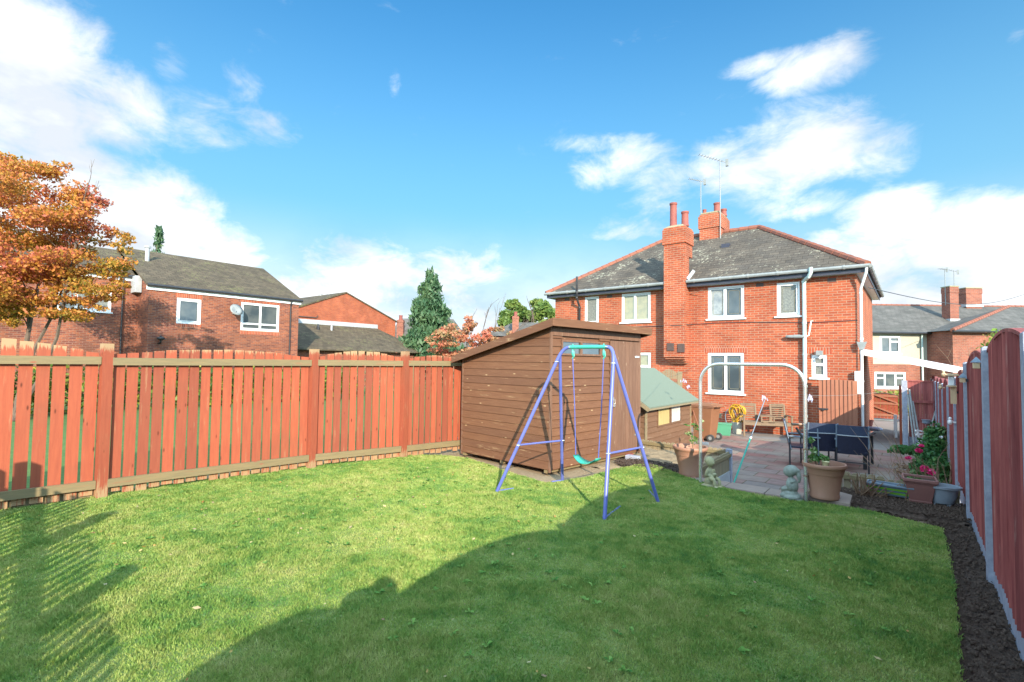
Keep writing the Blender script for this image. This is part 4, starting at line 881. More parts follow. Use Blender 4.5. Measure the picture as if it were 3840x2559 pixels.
for h in (hA, hB):
    mb = MB(); PA.box(mb, h[0]-.05, h[1]+.05, h[3]+.002, h[3]+.25, 0, .006); mb.build('lintel', M['lintel_brick'], lb); mb = MB(); PA.box(mb, h[0]-.03, h[1]+.03, h[2]-.20, h[2]-.002, 0, .006); mb.build('brick_sill', M['lintel_brick'], lb)
mb = MB(); PA.box(mb, yl-.1, yr+.1, zEv-.18, zEv, .0, .05); PC.box(mb, yend, yl, zE2-.18, zE2, 0, .05); mb.build('fascia', M['white'], lb)
mb = MB(); mb.tube([PA.p(yl-.1, zEv+.02, .12), PA.p(yr+.15, zEv+.02, .12)], .07, 8); mb.build('gutter', M['black'], lb); mb = MB(); mb.tube([PC.p(yend, zE2+.02, .12), PC.p(yl-.02, zE2+.02, .12)], .07, 8); mb.build('gutter', M['black'], lb)
s_ = (zRg-zEv)/(LX+.1-RX)
def gable_roof(parent, xe, xr_, y0, y1, ze, zr_, m, xb=None, name='roof'):
    xb = 2*xr_-xe if xb is None else xb; t_ = .10
    P = [(xe, y0, ze), (xr_, y0, zr_), (xb, y0, ze), (xe, y1, ze), (xr_, y1, zr_), (xb, y1, ze)]; P += [(p[0], p[1], p[2]-t_) for p in P]
    return MB().add(P, [(0, 3, 4, 1), (1, 4, 5, 2), (6, 7, 10, 9), (7, 8, 11, 10), (0, 1, 7, 6), (1, 2, 8, 7), (3, 9, 10, 4), (4, 10, 11, 5), (0, 6, 9, 3), (2, 5, 11, 8)]).build(name, m, parent)
rA = gable_roof(lb, LX+.16, RX, yl-.12, yr+.14, zEv+.06, zRg, M['roof_brown'])
rB = gable_roof(lb, XR+.16, RX, yend, yl-.13, zE2+.06, zE2+.06+(XR+.16-RX)*s_*1.02, M['roof_brown'])
q = PA.px(1087, 1200)[0]; mb = MB(); mb.tube([PA.p(q, zEv-.02, .12), PA.p(q, zEv-.3, .05), PA.p(q, -.1, .05)], .035, 8); mb.build('downpipe', M['black'], lb)
p = at_x(883, 1165, LX+.35); e = empty('satellite_dish', (LX, p.y, p.z), 'grey satellite dish on the brown brick wall beside the twin window', 'satellite dish')
mb = MB().lathe([(0, .0), (.18, .025), (.30, .075), (.31, .08), (.18, .04), (0, .012)], n=20); o = mb.build('dish', M['gutter'], None, smooth=True); o.parent = e; o.location = (.4, 0, 0); o.rotation_euler = (R(-20), R(62), R(-20))
MB().tube([(LX, p.y, p.z-.15), (LX+.2, p.y, p.z-.15), (LX+.38, p.y, p.z)], .02, 6).build('arm', M['gutter'], e); MB().tube([(LX+.38, p.y, p.z-.1), (LX+.75, p.y-.1, p.z-.05)], .012, 5).build('feed_arm', M['black'], e)
p = at_x(552, 970, LX-3.0); e = MB(); e.tube([(p.x, p.y, p.z-.3), (p.x, p.y, at_x(552, 930, LX-3.0).z)], .09, 10); e.tube([(p.x, p.y, at_x(552, 930, LX-3.0).z), (p.x, p.y, at_x(552, 924, LX-3.0).z)], .14, 10); e.build('flue', M['lead'], rA)
ys_ = yl-.02; a = at_y(500, 1046, ys_); b_ = at_y(531, 1098, ys_); MB().box((a.x, ys_-.25, b_.z), (b_.x, ys_, a.z)).build('alarm_box', M['lead'], lb, bevel=.01)
q = PA.px(597, 1268); mb = MB(); p = PA.p(q[0], q[1], .25); mb.tube([PA.p(q[0], q[1]-.25, 0), PA.p(q[0], q[1]-.2, .2), PA.p(q[0], q[1]+.1, .22)], .04, 8); mb.ell(tuple(PA.p(q[0], q[1]-.02, .22)), (.16, .16, .08)); mb.build('wall_lamp', M['black'], lb, smooth=True)
q = PC.px(455, 1180); mb = MB(); mb.tube([PC.p(q[0], zE2, .08), PC.p(q[0], -.1, .08)], .035, 8); mb.build('downpipe', M['black'], lb)
# ================================================================ gabled house and low house further off
GX = -32.0; PG = Pl((GX, 0, 0), (0, 1, 0)); zt = 1.0
yp_, zp = PG.px(1297, 1100); yre, zre = PG.px(1483, 1205); yle = 2*yp_-yre; zle = zre
gb = empty('gabled_brick_house', (GX, yp_, -.12), 'orange brick gable end rising behind the low mossy slate roof', 'house')
mb = MB(); mb.add([PG.p(yle, -.12), PG.p(yre, -.12), PG.p(yre, zre), PG.p(yp_, zp), PG.p(yle, zle)], [(0, 1, 2, 3, 4)])
mb.add([(GX, yre, -.12), (GX-14, yre, -.12), (GX-14, yre, zre), (GX, yre, zre)], [(0, 1, 2, 3)]); mb.add([(GX, yle, -.12), (GX-14, yle, -.12), (GX-14, yle, zle), (GX, yle, zle)], [(3, 2, 1, 0)]); mb.build('wall', M['orange_brick'], gb)
def rot_gable(parent, x0, x1, ye0, yr_, ye1, ze, zr_, m, ov=.15, t_=.09):
    P = [(x0, ye0-ov, ze-ov*.55), (x0, yr_, zr_), (x0, ye1+ov, ze-ov*.55)]; P = P + [(x1, p[1], p[2]) for p in P]; P += [(p[0], p[1], p[2]-t_) for p in P]
    return MB().add(P, [(0, 3, 4, 1), (1, 4, 5, 2), (6, 7, 10, 9), (7, 8, 11, 10), (0, 1, 7, 6), (1, 2, 8, 7), (3, 9, 10, 4), (4, 10, 11, 5), (0, 6, 9, 3), (2, 5, 11, 8)]).build('roof', m, parent)
rg = rot_gable(gb, GX+.08, GX-14, yle, yp_, yre, zre+.08, zp+.09, M['roof_brown'])
for px_ in (1203, 1234):
    p = at_x(px_, 1112, GX-3.2 if px_ < 1210 else GX-2.2); mb = MB(); mb.tube([(p.x, p.y, p.z-.3), (p.x, p.y, p.z+.18)], .08, 8); mb.tube([(p.x, p.y, p.z+.14), (p.x, p.y, p.z+.2)], .13, 8); mb.build('roof_vent', M['lead'], rg)
mb = MB(); a = PG.px(1118, 1185)[0]; b_ = PG.px(1190, 1190); mb.tube([PG.p(a, b_[1]-.05, .05), PG.p(b_[0]-.1, b_[1]-.05, .05), PG.p(b_[0], b_[1]+.1, .05)], .04, 6); mb.build('wall_pipe', M['slot'], gb)
lw = empty('low_brick_house', (GX+2, yp_, -.12), 'low building with mossy dark slate roof in front of the orange gable', 'house')
t0 = PG.px(1100, 1216); t1 = PG.px(1411, 1232); ez = 2.25; ex = GX+4.2; yre2 = at_x(1604, 1334, ex).y; yl0 = yr+1.2-6
P = [(GX+.02, yl0-4, t0[1]), (GX+.02, t1[0], t1[1]), (ex, yre2, ez), (ex, yl0-4, ez)]
P[0] = (GX+.02, yl0-4, t1[1]); 
mb = MB().add(P + [(GX+.02, yre2+.6, ez)] + [(p[0], p[1], p[2]-.08) for p in P], [(0, 3, 2, 1), (1, 2, 4), (5, 6, 7, 8), (0, 5, 8, 3), (3, 8, 7, 2)]); rl = mb.build('roof', M['roof_brown'], lw)
mb = MB(); mb.box((GX+.03, yl0-4, -.12), (ex-.4, yre2-.4, ez-.1)); mb.build('wall', M['dark_brick'], lw)
mb = MB(); mb.box((GX, yl0-4, t1[1]-.02), (GX+.05, t1[0]+.1, t1[1]+.28)); mb.build('flashing', M['lead'], rl)
for px_, py_, r_, m_ in ((1192, 1240, .10, 'black'), (1243, 1240, .07, 'lead')):
    p = at_x(px_, py_, GX+1.0); mb = MB(); mb.tube([(p.x, p.y, p.z-.2), (p.x, p.y, p.z+.25)], r_, 8); mb.tube([(p.x, p.y, p.z+.25), (p.x, p.y, p.z+.45)], [r_, .02], 8); mb.build('roof_vent', M[m_], rl)
# small house with chimney beside the conifer, and hipped house behind the shed
def far_hip(name, label, dist, pxr, pyr, eave_y, bx0, bx1, chim):
    """pxr: ridge pixels (x0, x1) at pyr; eaves pixels bx0..bx1 at eave_y"""
    u = Vector((FWD.y, -FWD.x, 0)); c = at_d((bx0+bx1)/2, eave_y, dist); e = empty(name, (c.x, c.y, -1.2), label, 'house', rz=R(YAW))
    l, r = at_d(bx0, eave_y, dist), at_d(bx1, eave_y, dist); z0 = (l.z+r.z)/2; l.z = r.z = z0; dp = FWD*7
    a, b_ = at_d(pxr[0], pyr, dist+3.5), at_d(pxr[1], pyr, dist+3.5); a.z = b_.z = (a.z+b_.z)/2
    rf_ = MB().add([l, r, r+dp, l+dp, a, b_, ], [(0, 1, 5, 4), (1, 2, 5), (2, 3, 4, 5), (3, 0, 4), (0, 3, 2, 1)]).build('roof', M['roof_grey'], e)
    k = u*.3; lo = Vector((0, 0, -1.2-z0)); f = FWD*.3
    Q = [l+k+f, r-k+f, r-k+dp-f, l+k+dp-f]; MB().add([q+lo for q in Q] + [q-Vector((0, 0, .02)) for q in Q], [(0, 1, 5, 4), (1, 2, 6, 5), (2, 3, 7, 6), (3, 0, 4, 7)]).build('wall', M['far_brick'], e)
    x0, x1, yt, yb, dd = chim; p0, p1 = at_d(x0, yb, dd), at_d(x1, yb, dd); zt = at_d(x0, yt, dd).z; w_ = (p1-p0); w_.z = 0; d_ = FWD*w_.length
    b0 = Vector((p0.x, p0.y, p0.z-.5)); Q = [b0, b0+w_, b0+w_+d_, b0+d_]; hh = Vector((0, 0, zt-b0.z)); mbb = MB(); mbb.prism(Q, hh)
    C = (Q[0]+Q[2])/2; Q2 = [C+(q-C)*1.12+hh*1.0-Vector((0, 0, .25)) for q in Q]; mbb.prism(Q2, (0, 0, .16)); cc_ = mbb.build('chimney_stack', M['far_brick'], e)
    cpot(cc_, C.x, C.y, zt, .45, w_.length*.28); return e
far_hip('small_house', 'distant roof with short brick chimney between gable and dark conifer', 46, (1500, 1700), 1196, 1300, 1440, 1760, (1487, 1511, 1200, 1250, 47))
far_hip('hipped_house', 'grey hipped roof with red chimney peeping above the garden shed', 48, (1925, 2040), 1210, 1262, 1815, 2150, (1921, 1945, 1186, 1235, 48))
# ================================================================ right house, cream render above brick
U = Vector((math.cos(R(YAW)), math.sin(R(YAW)), 0)); dR = 29.0; O = FWD*dR + Vector((0, 0, 0)); PH = Pl((O.x, O.y, 0), U)
u0 = PH.px(3130, 1300)[0]; u1 = PH.px(3576, 1300)[0]; zE_ = PH.px(3400, 1247)[1]; zband = PH.px(3400, 1367)[1]
c = PH.p(u0, -1.2); rh = empty('rendered_house', (c.x, c.y, -1.2), 'cream rendered and brick house with grey roof beyond the passage gate', 'house', rz=R(YAW))
z7 = lambda x, y: (3200 + x/2.8516, 950 + y/2.8516)
h1 = PH.hole(*z7(284, 885), *z7(505, 1075)); h2 = PH.hole(*z7(228, 1270), *z7(563, 1445))
PH2 = Pl((O + FWD*.0)[:], U); h3 = PH.hole(*z7(908, 872), *z7(1035, 1078))
mb = MB(); PH.wall(mb, (u0, u1), (zband, zE_), [h1, h3], .1); mb.build('rendered_wall', M['render'], rh)
mb = MB(); PH.wall(mb, (u0, u1), (-1.2, zband), [h2], .1); PH.wall(mb, (0, 0), (0, 0)); mb.build('wall', M['far_brick'], rh)
PH.window(rh, h1, (1, 1), glass='glass', fw=.08, transoms=[[], [.68]]); PH.window(rh, h2, (1, 1.2, 1), glass='glass', fw=.08, transoms=[[.62], [], [.62]]); PH.window(rh, h3, (1,), glass='glass', fw=.10, transoms=[[.70]])
q = PH.px(*z7(720, 1000))[0]; mb = MB(); mb.tube([PH.p(q, zE_, .1), PH.p(q, -1.2, .1)], .05, 8); mb.build('downpipe', M['pipe'], rh)
PI_ = Pl((O - FWD*1.7)[:], U); ub0 = PI_.px(3573, 1300)[0]; ub1 = PI_.px(4200, 1300)[0]; zEb = PI_.px(3700, 1242)[1]
mb = MB(); PI_.wall(mb, (ub0, ub1), (-1.2, zEb)); a, b_ = PI_.p(ub0, -1.2), PI_.p(ub0, zEb); g_ = FWD*2.5; mb.add([a, b_, b_+g_, a+g_], [(0, 1, 2, 3)]); mb.build('wall', M['far_brick'], rh)
# roof: main slope and hip over the brick wing
def PHD(x, y, d): return at_d(x, y, d)
e0 = PH.p(u0, zE_, .3); e1 = PH.p(u1+.2, zE_, .3); rz_ = PHD(3330, 1145, dR+4).z; r0_ = PH.p(u0, rz_, -4); r1_ = PH.p(PH.px(3840, 1200)[0]+4, rz_, -4)
e1b = PH.p(PH.px(3840, 1200)[0]+4, zE_, .3)
mb = MB(); mb.add([e0, e1b, r1_, r0_], [(0, 1, 2, 3)]); mb.add([e0-Vector((0, 0, .06)), e1b-Vector((0, 0, .06)), r1_-Vector((0, 0, .06)), r0_-Vector((0, 0, .06))], [(0, 1, 2, 3)]); bk0 = PH.p(u0, zE_, -8); bk1 = PH.p(PH.px(3840, 1200)[0]+4, zE_, -8); mb.add([r0_, r1_, bk1, bk0], [(0, 1, 2, 3)]); rr0 = mb.build('roof', M['roof_grey'], rh)
w0_ = PI_.p(ub0-.25, zEb, .3); w1_ = PI_.p(ub1, zEb, .3); wr = PHD(3783, 1150, dR+2.2); wr2 = PI_.p(ub1, wr.z, -(wr-PI_.O).dot(FWD)); wk = PI_.p(ub0-.25, zEb, -3)
mb = MB(); mb.add([w0_, w1_, wr2, wr], [(0, 1, 2, 3)]); mb.add([w0_, wr, wk], [(0, 1, 2)]); mb.build('roof', M['roof_grey'], rh)
mb = MB(); ridge_tiles(mb, w0_, wr, .11); ridge_tiles(mb, wr, wr2, .09); mb.build('ridge_tile', M['ridge'], rh); mb = MB(); ridge_tiles(mb, r0_, r1_, .08); mb.build('ridge_tile', M['ridge'], rh)
mb = MB(); mb.tube([e0-Vector((0, 0, .05)), e1-Vector((0, 0, .05))], .07, 8); mb.tube([w0_-Vector((0, 0, .05)), w1_-Vector((0, 0, .05))], .08, 8); mb.build('gutter', M['black'], rh)
def stack(parent, x0, x1, yt, yb, d, cap=True):
    p0, p1 = at_d(x0, yb, d), at_d(x1, yb, d); zt = at_d(x0, yt, d).z; w_ = p1-p0; w_.z = 0; b0 = p0.copy(); b0.z -= .4; D_ = FWD*max(.6, w_.length*.7); Q = [b0, b0+w_, b0+w_+D_, b0+D_]; mb = MB().prism(Q, (0, 0, zt-b0.z-.1)); C = (Q[0]+Q[2])/2
    mb.prism([C+(q-C)*1.06+Vector((0, 0, zt-b0.z-.45)) for q in Q], (0, 0, .30)); s_ = mb.build('chimney_stack', M['far_brick'], parent); mb = MB().prism([C+(q-C)*1.1+Vector((0, 0, zt-b0.z-.098)) for q in Q], (0, 0, .06)); mb.build('chimney_cap', M['mortar'], s_)
    mb = MB(); mb.prism([Vector((C.x, C.y, 0))+(Vector((q.x, q.y, 0))-Vector((C.x, C.y, 0)))*1.12+Vector((0, 0, p0.z-.12)) for q in Q], (0, 0, .16)); mb.build('flashing', M['lead'], s_); return C, zt
C1, zt1 = stack(rh, 3564, 3597, 1070, 1198, dR+1.4); stack(rh, 3624, 3683, 1076, 1144, dR+3.6)
q = C1 + U*-.28; q.z = zt1-1.2; q2 = q.copy(); q2.z = at_d(3562, 1008, dR+1.4).z; aerial('tv_aerial', q, q2, .5, R(YAW+180), 'leftmost tall thin aerial on the far right brick chimney', n=5)
q = C1 + U*.28; q.z = zt1-.9; q2 = q.copy(); q2.z = at_d(3597, 1014, dR+1.4).z; aerial('tv_aerial', q, q2, 1.0, R(YAW+180), 'right aerial with the longer boom on the far right brick chimney', n=7, tilt=.2)
# street lawn and hedge between gate and that house
sheet('front_lawn', -14, 16, 26.2, 34, -.9, M['neighbour_grass'])
hm = leafm('hedge_leaf', [(.10, .17, .02), (.20, .26, .04), (.30, .32, .06)]); hc = at_d(3315, 1470, 22.5)
hd = empty('hedge', (hc.x, hc.y, -1), 'clipped yellow green hedge behind the wooden passage gate', 'hedge'); V = scatter([(tuple(hc + U*i*.45 + Vector((0, 0, -.5))), (.4, .4, .62)) for i in range(-5, 4)], 5000, .05); npw('foliage', V, hm, hd)
z3 = lambda x, y: (2950 + x/3.92, 1550 + y/3.92)
z6 = lambda x, y: (3000 + x/2.2405, 1300 + y/2.24)
z6b = lambda x, y: (2350 + x/3.92, 1350 + y/3.92)
GP = -.5
# ================================================================ playhouse
px0, px1, py0, py1 = -6.62, -4.50, 10.30, 13.05; PX = Pl((px1, 0, 0), (0, 1, 0)); PF = Pl((0, py0, 0), (1, 0, 0))
ze, zr_, xr_ = .80, 1.50, (px0+px1)/2
ph = empty('playhouse', (xr_, py0, GP), 'small wooden playhouse with green felt roof beside the brown shed', 'playhouse')
ww = (PX.px(*z6b(455, 780))[0], PX.px(*z6b(790, 750))[0], PX.px(*z6b(540, 955))[1], PX.px(*z6b(540, 590))[1]-.02)
ww = (ww[0], ww[1], GP+.03+.12*round((ww[2]-GP-.03)/.12), ww[3])
mb = MB(); z = GP+.03
while z < ze-.01:
    zt = min(z+.125, ze)
    segs = [(py0, py1)] if zt < ww[2]+.02 or z > ww[3] else [(py0, ww[0]), (ww[1], py1)]
    for a, b_ in segs: mb.add([(px1-.012, a, zt), (px1-.012, b_, zt), (px1+.012, b_, z), (px1+.012, a, z), (px1-.03, a, zt), (px1-.03, b_, zt), (px1-.03, b_, z), (px1-.03, a, z)], [(0, 3, 2, 1), (4, 5, 6, 7), (0, 1, 5, 4), (3, 7, 6, 2), (0, 4, 7, 3), (1, 2, 6, 5)])
    z += .12
z = GP+.03; ks = (zr_-ze)/(px1-xr_)
while z < zr_:
    zt = min(z+.12, zr_); poly = [(px0, z), (px1, z), (px1, zt), (px0, zt)]; poly = clip(poly, ks, 1, ze+ks*px1); poly = clip(poly, -ks, 1, ze-ks*px0)
    if len(poly) > 2:
        mb.prism([(q[0], py0-(.014 if abs(q[1]-z) < 1e-6 else 0), q[1]) for q in poly], (0, .012, 0)); mb.prism([(q[0], py1, q[1]) for q in poly], (0, .012, 0))
    z += .12
mb.box((px0, py0+.02, GP), (px0+.02, py1, ze)); mb.build('wall', M['play'], ph)
for q_ in (((px1-.02, py0-.022, GP), (px1+.02, py0+.02, ze)), ((px1-.02, py1-.01, GP), (px1+.02, py1+.02, ze))): MB().box(*q_).build('corner_trim', M['pale_wood'], ph)
for a, b_, k in ((ww[0], ww[0]+(ww[1]-ww[0])*.50, 'yellow'), (ww[0]+(ww[1]-ww[0])*.56, ww[1], 'net')):
    mb = MB(); PX.box(mb, a-.03, b_+.03, ww[2]-.03, ww[2], -.01, .02); PX.box(mb, a-.03, b_+.03, ww[3], ww[3]+.02, -.01, .02); PX.box(mb, a-.03, a, ww[2], ww[3], -.01, .02); PX.box(mb, b_, b_+.03, ww[2], ww[3], -.01, .02); wfr = mb.build('window', M['play'], ph)
    mb = MB(); n = 28; pts = [PX.p(a+(b_-a)*i/n, 0, .004*math.sin(i*1.3)) for i in range(n+1)]
    for i in range(n):
        lo = ww[2] + (.012*abs(math.sin(i*.8)) if k == 'net' else 0); lo2 = ww[2] + (.012*abs(math.sin((i+1)*.8)) if k == 'net' else 0)
        p, q = pts[i], pts[i+1]; mb.add([(p.x, p.y, lo), (q.x, q.y, lo2), (q.x, q.y, ww[3]), (p.x, p.y, ww[3])], [(0, 1, 2, 3)])
    mb.build('curtain', plain('curtain_'+k, (.42, .34, .14) if k == 'yellow' else (.55, .52, .48), (.34, .26, .11) if k == 'yellow' else (.42, .38, .34), .8, 14, stretch=(1, 3, .3)), wfr)
o = .16; ye0, ye1 = py0-.20, py1+.22; L0 = (px0-o, ze-ks*o); R0 = (px1+o, ze-ks*o)
P = [(L0[0], ye0, L0[1]+.03), (xr_, ye0, zr_+.03), (R0[0], ye0, R0[1]+.03), (L0[0], ye1, L0[1]+.03), (xr_, ye1, zr_+.03), (R0[0], ye1, R0[1]+.03)]; P += [(p[0], p[1], p[2]-.03) for p in P]
prf = MB().add(P, [(0, 3, 4, 1), (1, 4, 5, 2), (6, 7, 10, 9), (7, 8, 11, 10), (0, 1, 7, 6), (1, 2, 8, 7), (3, 9, 10, 4), (4, 10, 11, 5), (0, 6, 9, 3), (2, 5, 11, 8)]).build('roof', M['green_felt'], ph)
mb = MB(); mb.beam((xr_, ye0-.012, zr_-.03), (R0[0], ye0-.012, R0[1]-.035), .02, .08); mb.beam((xr_, ye0-.012, zr_-.03), (L0[0], ye0-.012, L0[1]-.035), .02, .08); mb.box((R0[0]-.03, ye0, R0[1]-.045), (R0[0]-.005, ye1, R0[1]-.003)); mb.build('bargeboard', M['pale_wood'], prf)
# ================================================================ low edging fences
def edging(name, a, b_, z0, z1, label, side=1, rail=.03, logs=True):
    a, b_ = Vector(a), Vector(b_); d = b_-a; Ln = d.length; d.normalize(); nn = Vector((d.y, -d.x, 0))*side
    e = empty(name, (a.x, a.y, z0), label, 'edging'); mb = MB(); n = int(Ln/.085); rr_ = random.Random(int(a.x*50))
    for i in range(n):
        p = a + d*(Ln*(i+.05)/n); q = a + d*(Ln*(i+.95)/n); h = z1 + rr_.uniform(-.008, .008); m_ = (p+q)/2
        mb.prism([(p.x, p.y, z0), (q.x, q.y, z0), (q.x, q.y, h-.02), (q.x*.75+p.x*.25, q.y*.75+p.y*.25, h), (p.x*.75+q.x*.25, p.y*.75+q.y*.25, h), (p.x, p.y, h-.02)], nn*-.022)
    mb.build('palings', M['pale_wood'], e)
    mb = MB(); mb.beam(Vector((a.x, a.y, z1-.06))+nn*.016, Vector((b_.x, b_.y, z1-.06))+nn*.016, .03, .055); mb.build('rail', M['rail_wood'], e); return e
a = at_y(2419, 1655, 9.62); edging('edging_fence', (a.x-.1, 9.62, 0), (-2.64, 9.62, 0), GP, .11, 'low pale paling edging in front of the green roofed playhouse')
e = edging('edging_fence', (-2.60, 9.60, 0), (-2.60, 7.52, 0), -.26, .08, 'grey paling edging on the side wall of the garden step', side=-1)
mb = MB(); mb.box((-2.63, 7.5, GP), (-2.585, 9.63, -.262)); mb.build('white_board', M['lead'], e)
mb = MB(); mb.box((-2.66, 9.56, GP), (-2.57, 9.66, .12)); mb.build('post', M['concrete'], e)
edging('edging_fence', (-1.03, 8.16, 0), (-.30, 8.16, 0), GP, .22, 'low pale paling edging behind the bare cut stems')
edging('edging_fence', (-.28, 8.19, 0), (.43, 8.19, 0), GP, .19, 'low pale paling edging behind the red square planter')
edging('edging_fence', (-1.06, 7.20, 0), (-1.06, 8.15, 0), GP, .04, 'short paling edging behind the large right terracotta pot', side=1)
# ================================================================ metal arch over the step
a, b_ = at_z(2627, 1811), at_z(3023, 1881); zt = 1.655; ar = empty('metal_arch', ((a.x+b_.x)/2, (a.y+b_.y)/2, 0), 'bare galvanised tube arch standing over the garden step', 'arch')
d = (b_-a).normalized(); rr0 = .26; pts = [a-Vector((0, 0, .05))]
for i in range(9): t_ = PI/2*i/8; pts.append(a + d*(rr0-rr0*math.cos(t_)) + Vector((0, 0, zt-rr0+rr0*math.sin(t_))))
for i in range(9): t_ = PI/2*(1-i/8); pts.append(b_ - d*(rr0-rr0*math.cos(t_)) + Vector((0, 0, zt-rr0+rr0*math.sin(t_))))
pts.append(b_-Vector((0, 0, .05))); MB().tube(pts, .0235, 14).build('tube', M['chrome'], ar, smooth='auto')
s0 = at_d(3022, 1592, 6.2); s1 = at_d(2969, 1591, 6.2); s1.z = s0.z; mb = MB(); mb.tube([s0-d*0, s1], .017, 12); mb.tube([s1, s1-d*.004], [.017, .012], 12); mb.build('side_stub', M['rust'], ar, smooth='auto')
for zc_ in (.42, .62, .30): mb = MB(); q = b_.copy(); q.z = zc_; mb.tube([q, q+Vector((0, 0, .02))], .029, 12); mb.build('clamp', M['rust'], ar)
mb = MB(); q = at_d(2985, 1604, 6.25); mb.tube([q, at_d(3012, 1645, 6.2)], .014, 8); mb.build('brace', M['black'], ar)
# washing line, prop and pegs
l0 = at_d(3022, 1485, 6.22); l1 = at_d(3395, 1440, 13.3); tag(MB().tube([l0.lerp(l1, i/10)-Vector((0, 0, .10*math.sin(PI*i/10))) for i in range(11)], .0025, 4).build('washing_line', M['gutter']), 'thin washing line running from the arch post towards the passage', 'washing line')
l2 = at_d(2500, 1418, 12.5); l3 = at_d(2632, 1360, 7.0); tag(MB().tube([l2.lerp(l3, i/10)-Vector((0, 0, .03*math.sin(PI*i/10))) for i in range(11)], .0025, 4).build('washing_line', M['gutter']), 'thin washing line from the left arch post past the playhouse', 'washing line')
def pegs(px_, py_, d_, n, label, w_=.05):
    c = at_d(px_, py_, d_); mb = MB(); r_ = random.Random(n)
    for i in range(n): p = c + U*r_.uniform(-w_, w_) + Vector((0, 0, r_.uniform(-.03, .03))); mb.beam(p, p+Vector((r_.uniform(-.02, .02), 0, -.05)), .012, .010)
    tag(mb.build('clothes_pegs', M['pegs']), label, 'pegs')
pegs(3042, 1487, 6.3, 11, 'bunch of pale blue clothes pegs beside the right arch post', .025); pegs(2563, 1424, 11.4, 9, 'cluster of pale clothes pegs on the line above the playhouse roof', .08)
pegs(2580, 1448, 11.2, 5, 'few white clothes pegs hanging below the cluster by the playhouse', .03)
b0 = at_z(2743, 1836, GP); tp = at_d(2868, 1500, 9.3); f_ = b0.lerp(tp, .56); pr_ = empty('line_prop', tuple(b0), 'green and grey telescopic line prop leaning on the patio', 'line prop')
MB().tube([b0, f_], .015, 10).build('lower_pole', M['mint'], pr_); MB().tube([f_, tp], .009, 8).build('upper_pole', M['slate_p'], pr_); MB().tube([f_-(tp-b0)*.012, f_+(tp-b0)*.012], .019, 10).build('collar', M['white'], pr_)
pegs(2868, 1489, 9.28, 12, 'bundle of blue and lilac pegs at the top of the line prop', .05)
# ================================================================ bin, boxes, hose, bench
c = at_z(2648, 1650, GP); bn = empty('wheelie_bin', (c.x, c.y, GP), 'brown wheelie bin with closed lid next to the playhouse', 'bin', rz=R(84))
def lbx(mb, q): mb.local = True; return mb
def frustum(mb, x0, y0, x1, y1, z0, X0, Y0, X1, Y1, z1): return mb.add([(x0, y0, z0), (x1, y0, z0), (x1, y1, z0), (x0, y1, z0), (X0, Y0, z1), (X1, Y0, z1), (X1, Y1, z1), (X0, Y1, z1)], [(0, 3, 2, 1), (4, 5, 6, 7), (0, 1, 5, 4), (1, 2, 6, 5), (2, 3, 7, 6), (3, 0, 4, 7)])
mb = MB(); mb.local = True; frustum(mb, -.22, -.20, .22, .26, .05, -.28, -.30, .28, .34, .92); frustum(mb, -.30, -.33, .30, .36, .92, -.30, -.33, .30, .36, .96); mb.build('body', M['bin'], bn, bevel=.02)
mb = MB(); mb.local = True; frustum(mb, -.31, -.36, .31, .39, .965, -.30, -.34, .30, .36, 1.00); frustum(mb, -.28, -.3, .28, .33, 1.002, -.2, -.22, .2, .24, 1.05); mb.tube([(-.26, -.42, .97), (.26, -.42, .97)], .018, 8)
for x in (-.2, 0, .2): mb.box((x-.02, -.42, .95), (x+.02, -.35, .985))
mb.build('lid', M['bin'], bn, bevel=.012)
for x in (-.27, .27):
    mb = MB(); mb.local = True; mb.tube([(x-.03, -.24, .10), (x+.03, -.24, .10)], .10, 20); wh = mb.build('wheel', M['rubber'], bn, smooth='auto'); mb = MB(); mb.local = True; mb.tube([(x-.035, -.24, .10), (x+.035, -.24, .10)], .05, 14); mb.build('hub', M['gutter'], wh, smooth='auto')
c = at_z(2712, 1632, GP); gb_ = empty('recycling_box', (c.x, c.y, GP), 'green plastic recycling box standing beside the brown wheelie bin', 'box', rz=R(14))
mb = MB(); mb.local = True; frustum(mb, -.20, -.14, .20, .16, 0, -.235, -.17, .235, .19, .33); mb.build('body', M['green_box'], gb_, bevel=.012)
mb = MB(); mb.local = True; mb.box((-.25, -.185, .33), (.25, .205, .365)); mb.build('rim', M['green_box'], gb_, bevel=.008)
c = at_z(2764, 1627, GP); mb = MB(); mb.lathe([(.12, 0), (.125, .01), (.155, .34), (.165, .345), (.165, .36), (.15, .36), (.12, .05), (0, .04)], (c.x, c.y, GP), 24); tag(mb.build('bucket', plain('bucket_cream', (.48, .46, .40), (.36, .36, .32), .5, 5), smooth='auto'), 'pale round bucket with the yellow hose piled on it', 'bucket')
bc = c; mb = MB(); r_ = random.Random(4); pts = []
for i in range(9):
    az = R(-15) + r_.uniform(-.25, .25); w_ = r_.uniform(.17, .27); h_ = r_.uniform(.26, .36); cc0 = Vector((bc.x-.02+r_.uniform(-.10, .10), bc.y+.05+r_.uniform(-.08, .08), .10+r_.uniform(-.03, .04))); tl = r_.uniform(-.5, .5)
    for k in range(20):
        t_ = 2*PI*k/20; u_ = w_*math.cos(t_)*(.75+.25*math.sin(t_)); v_ = h_*math.sin(t_)*.95; p = cc0 + Vector((math.cos(az)*(u_*math.cos(tl)-v_*math.sin(tl)*.6), math.sin(az)*u_ + .03*math.sin(t_*2+i), v_*math.cos(tl)*.9+u_*math.sin(tl)*.6)); pts.append(p)
tag(mb.tube(pts, .013, 7).build('garden_hose', M['hose'], smooth=True), 'coiled yellow garden hose draped over the pale bucket', 'hose')
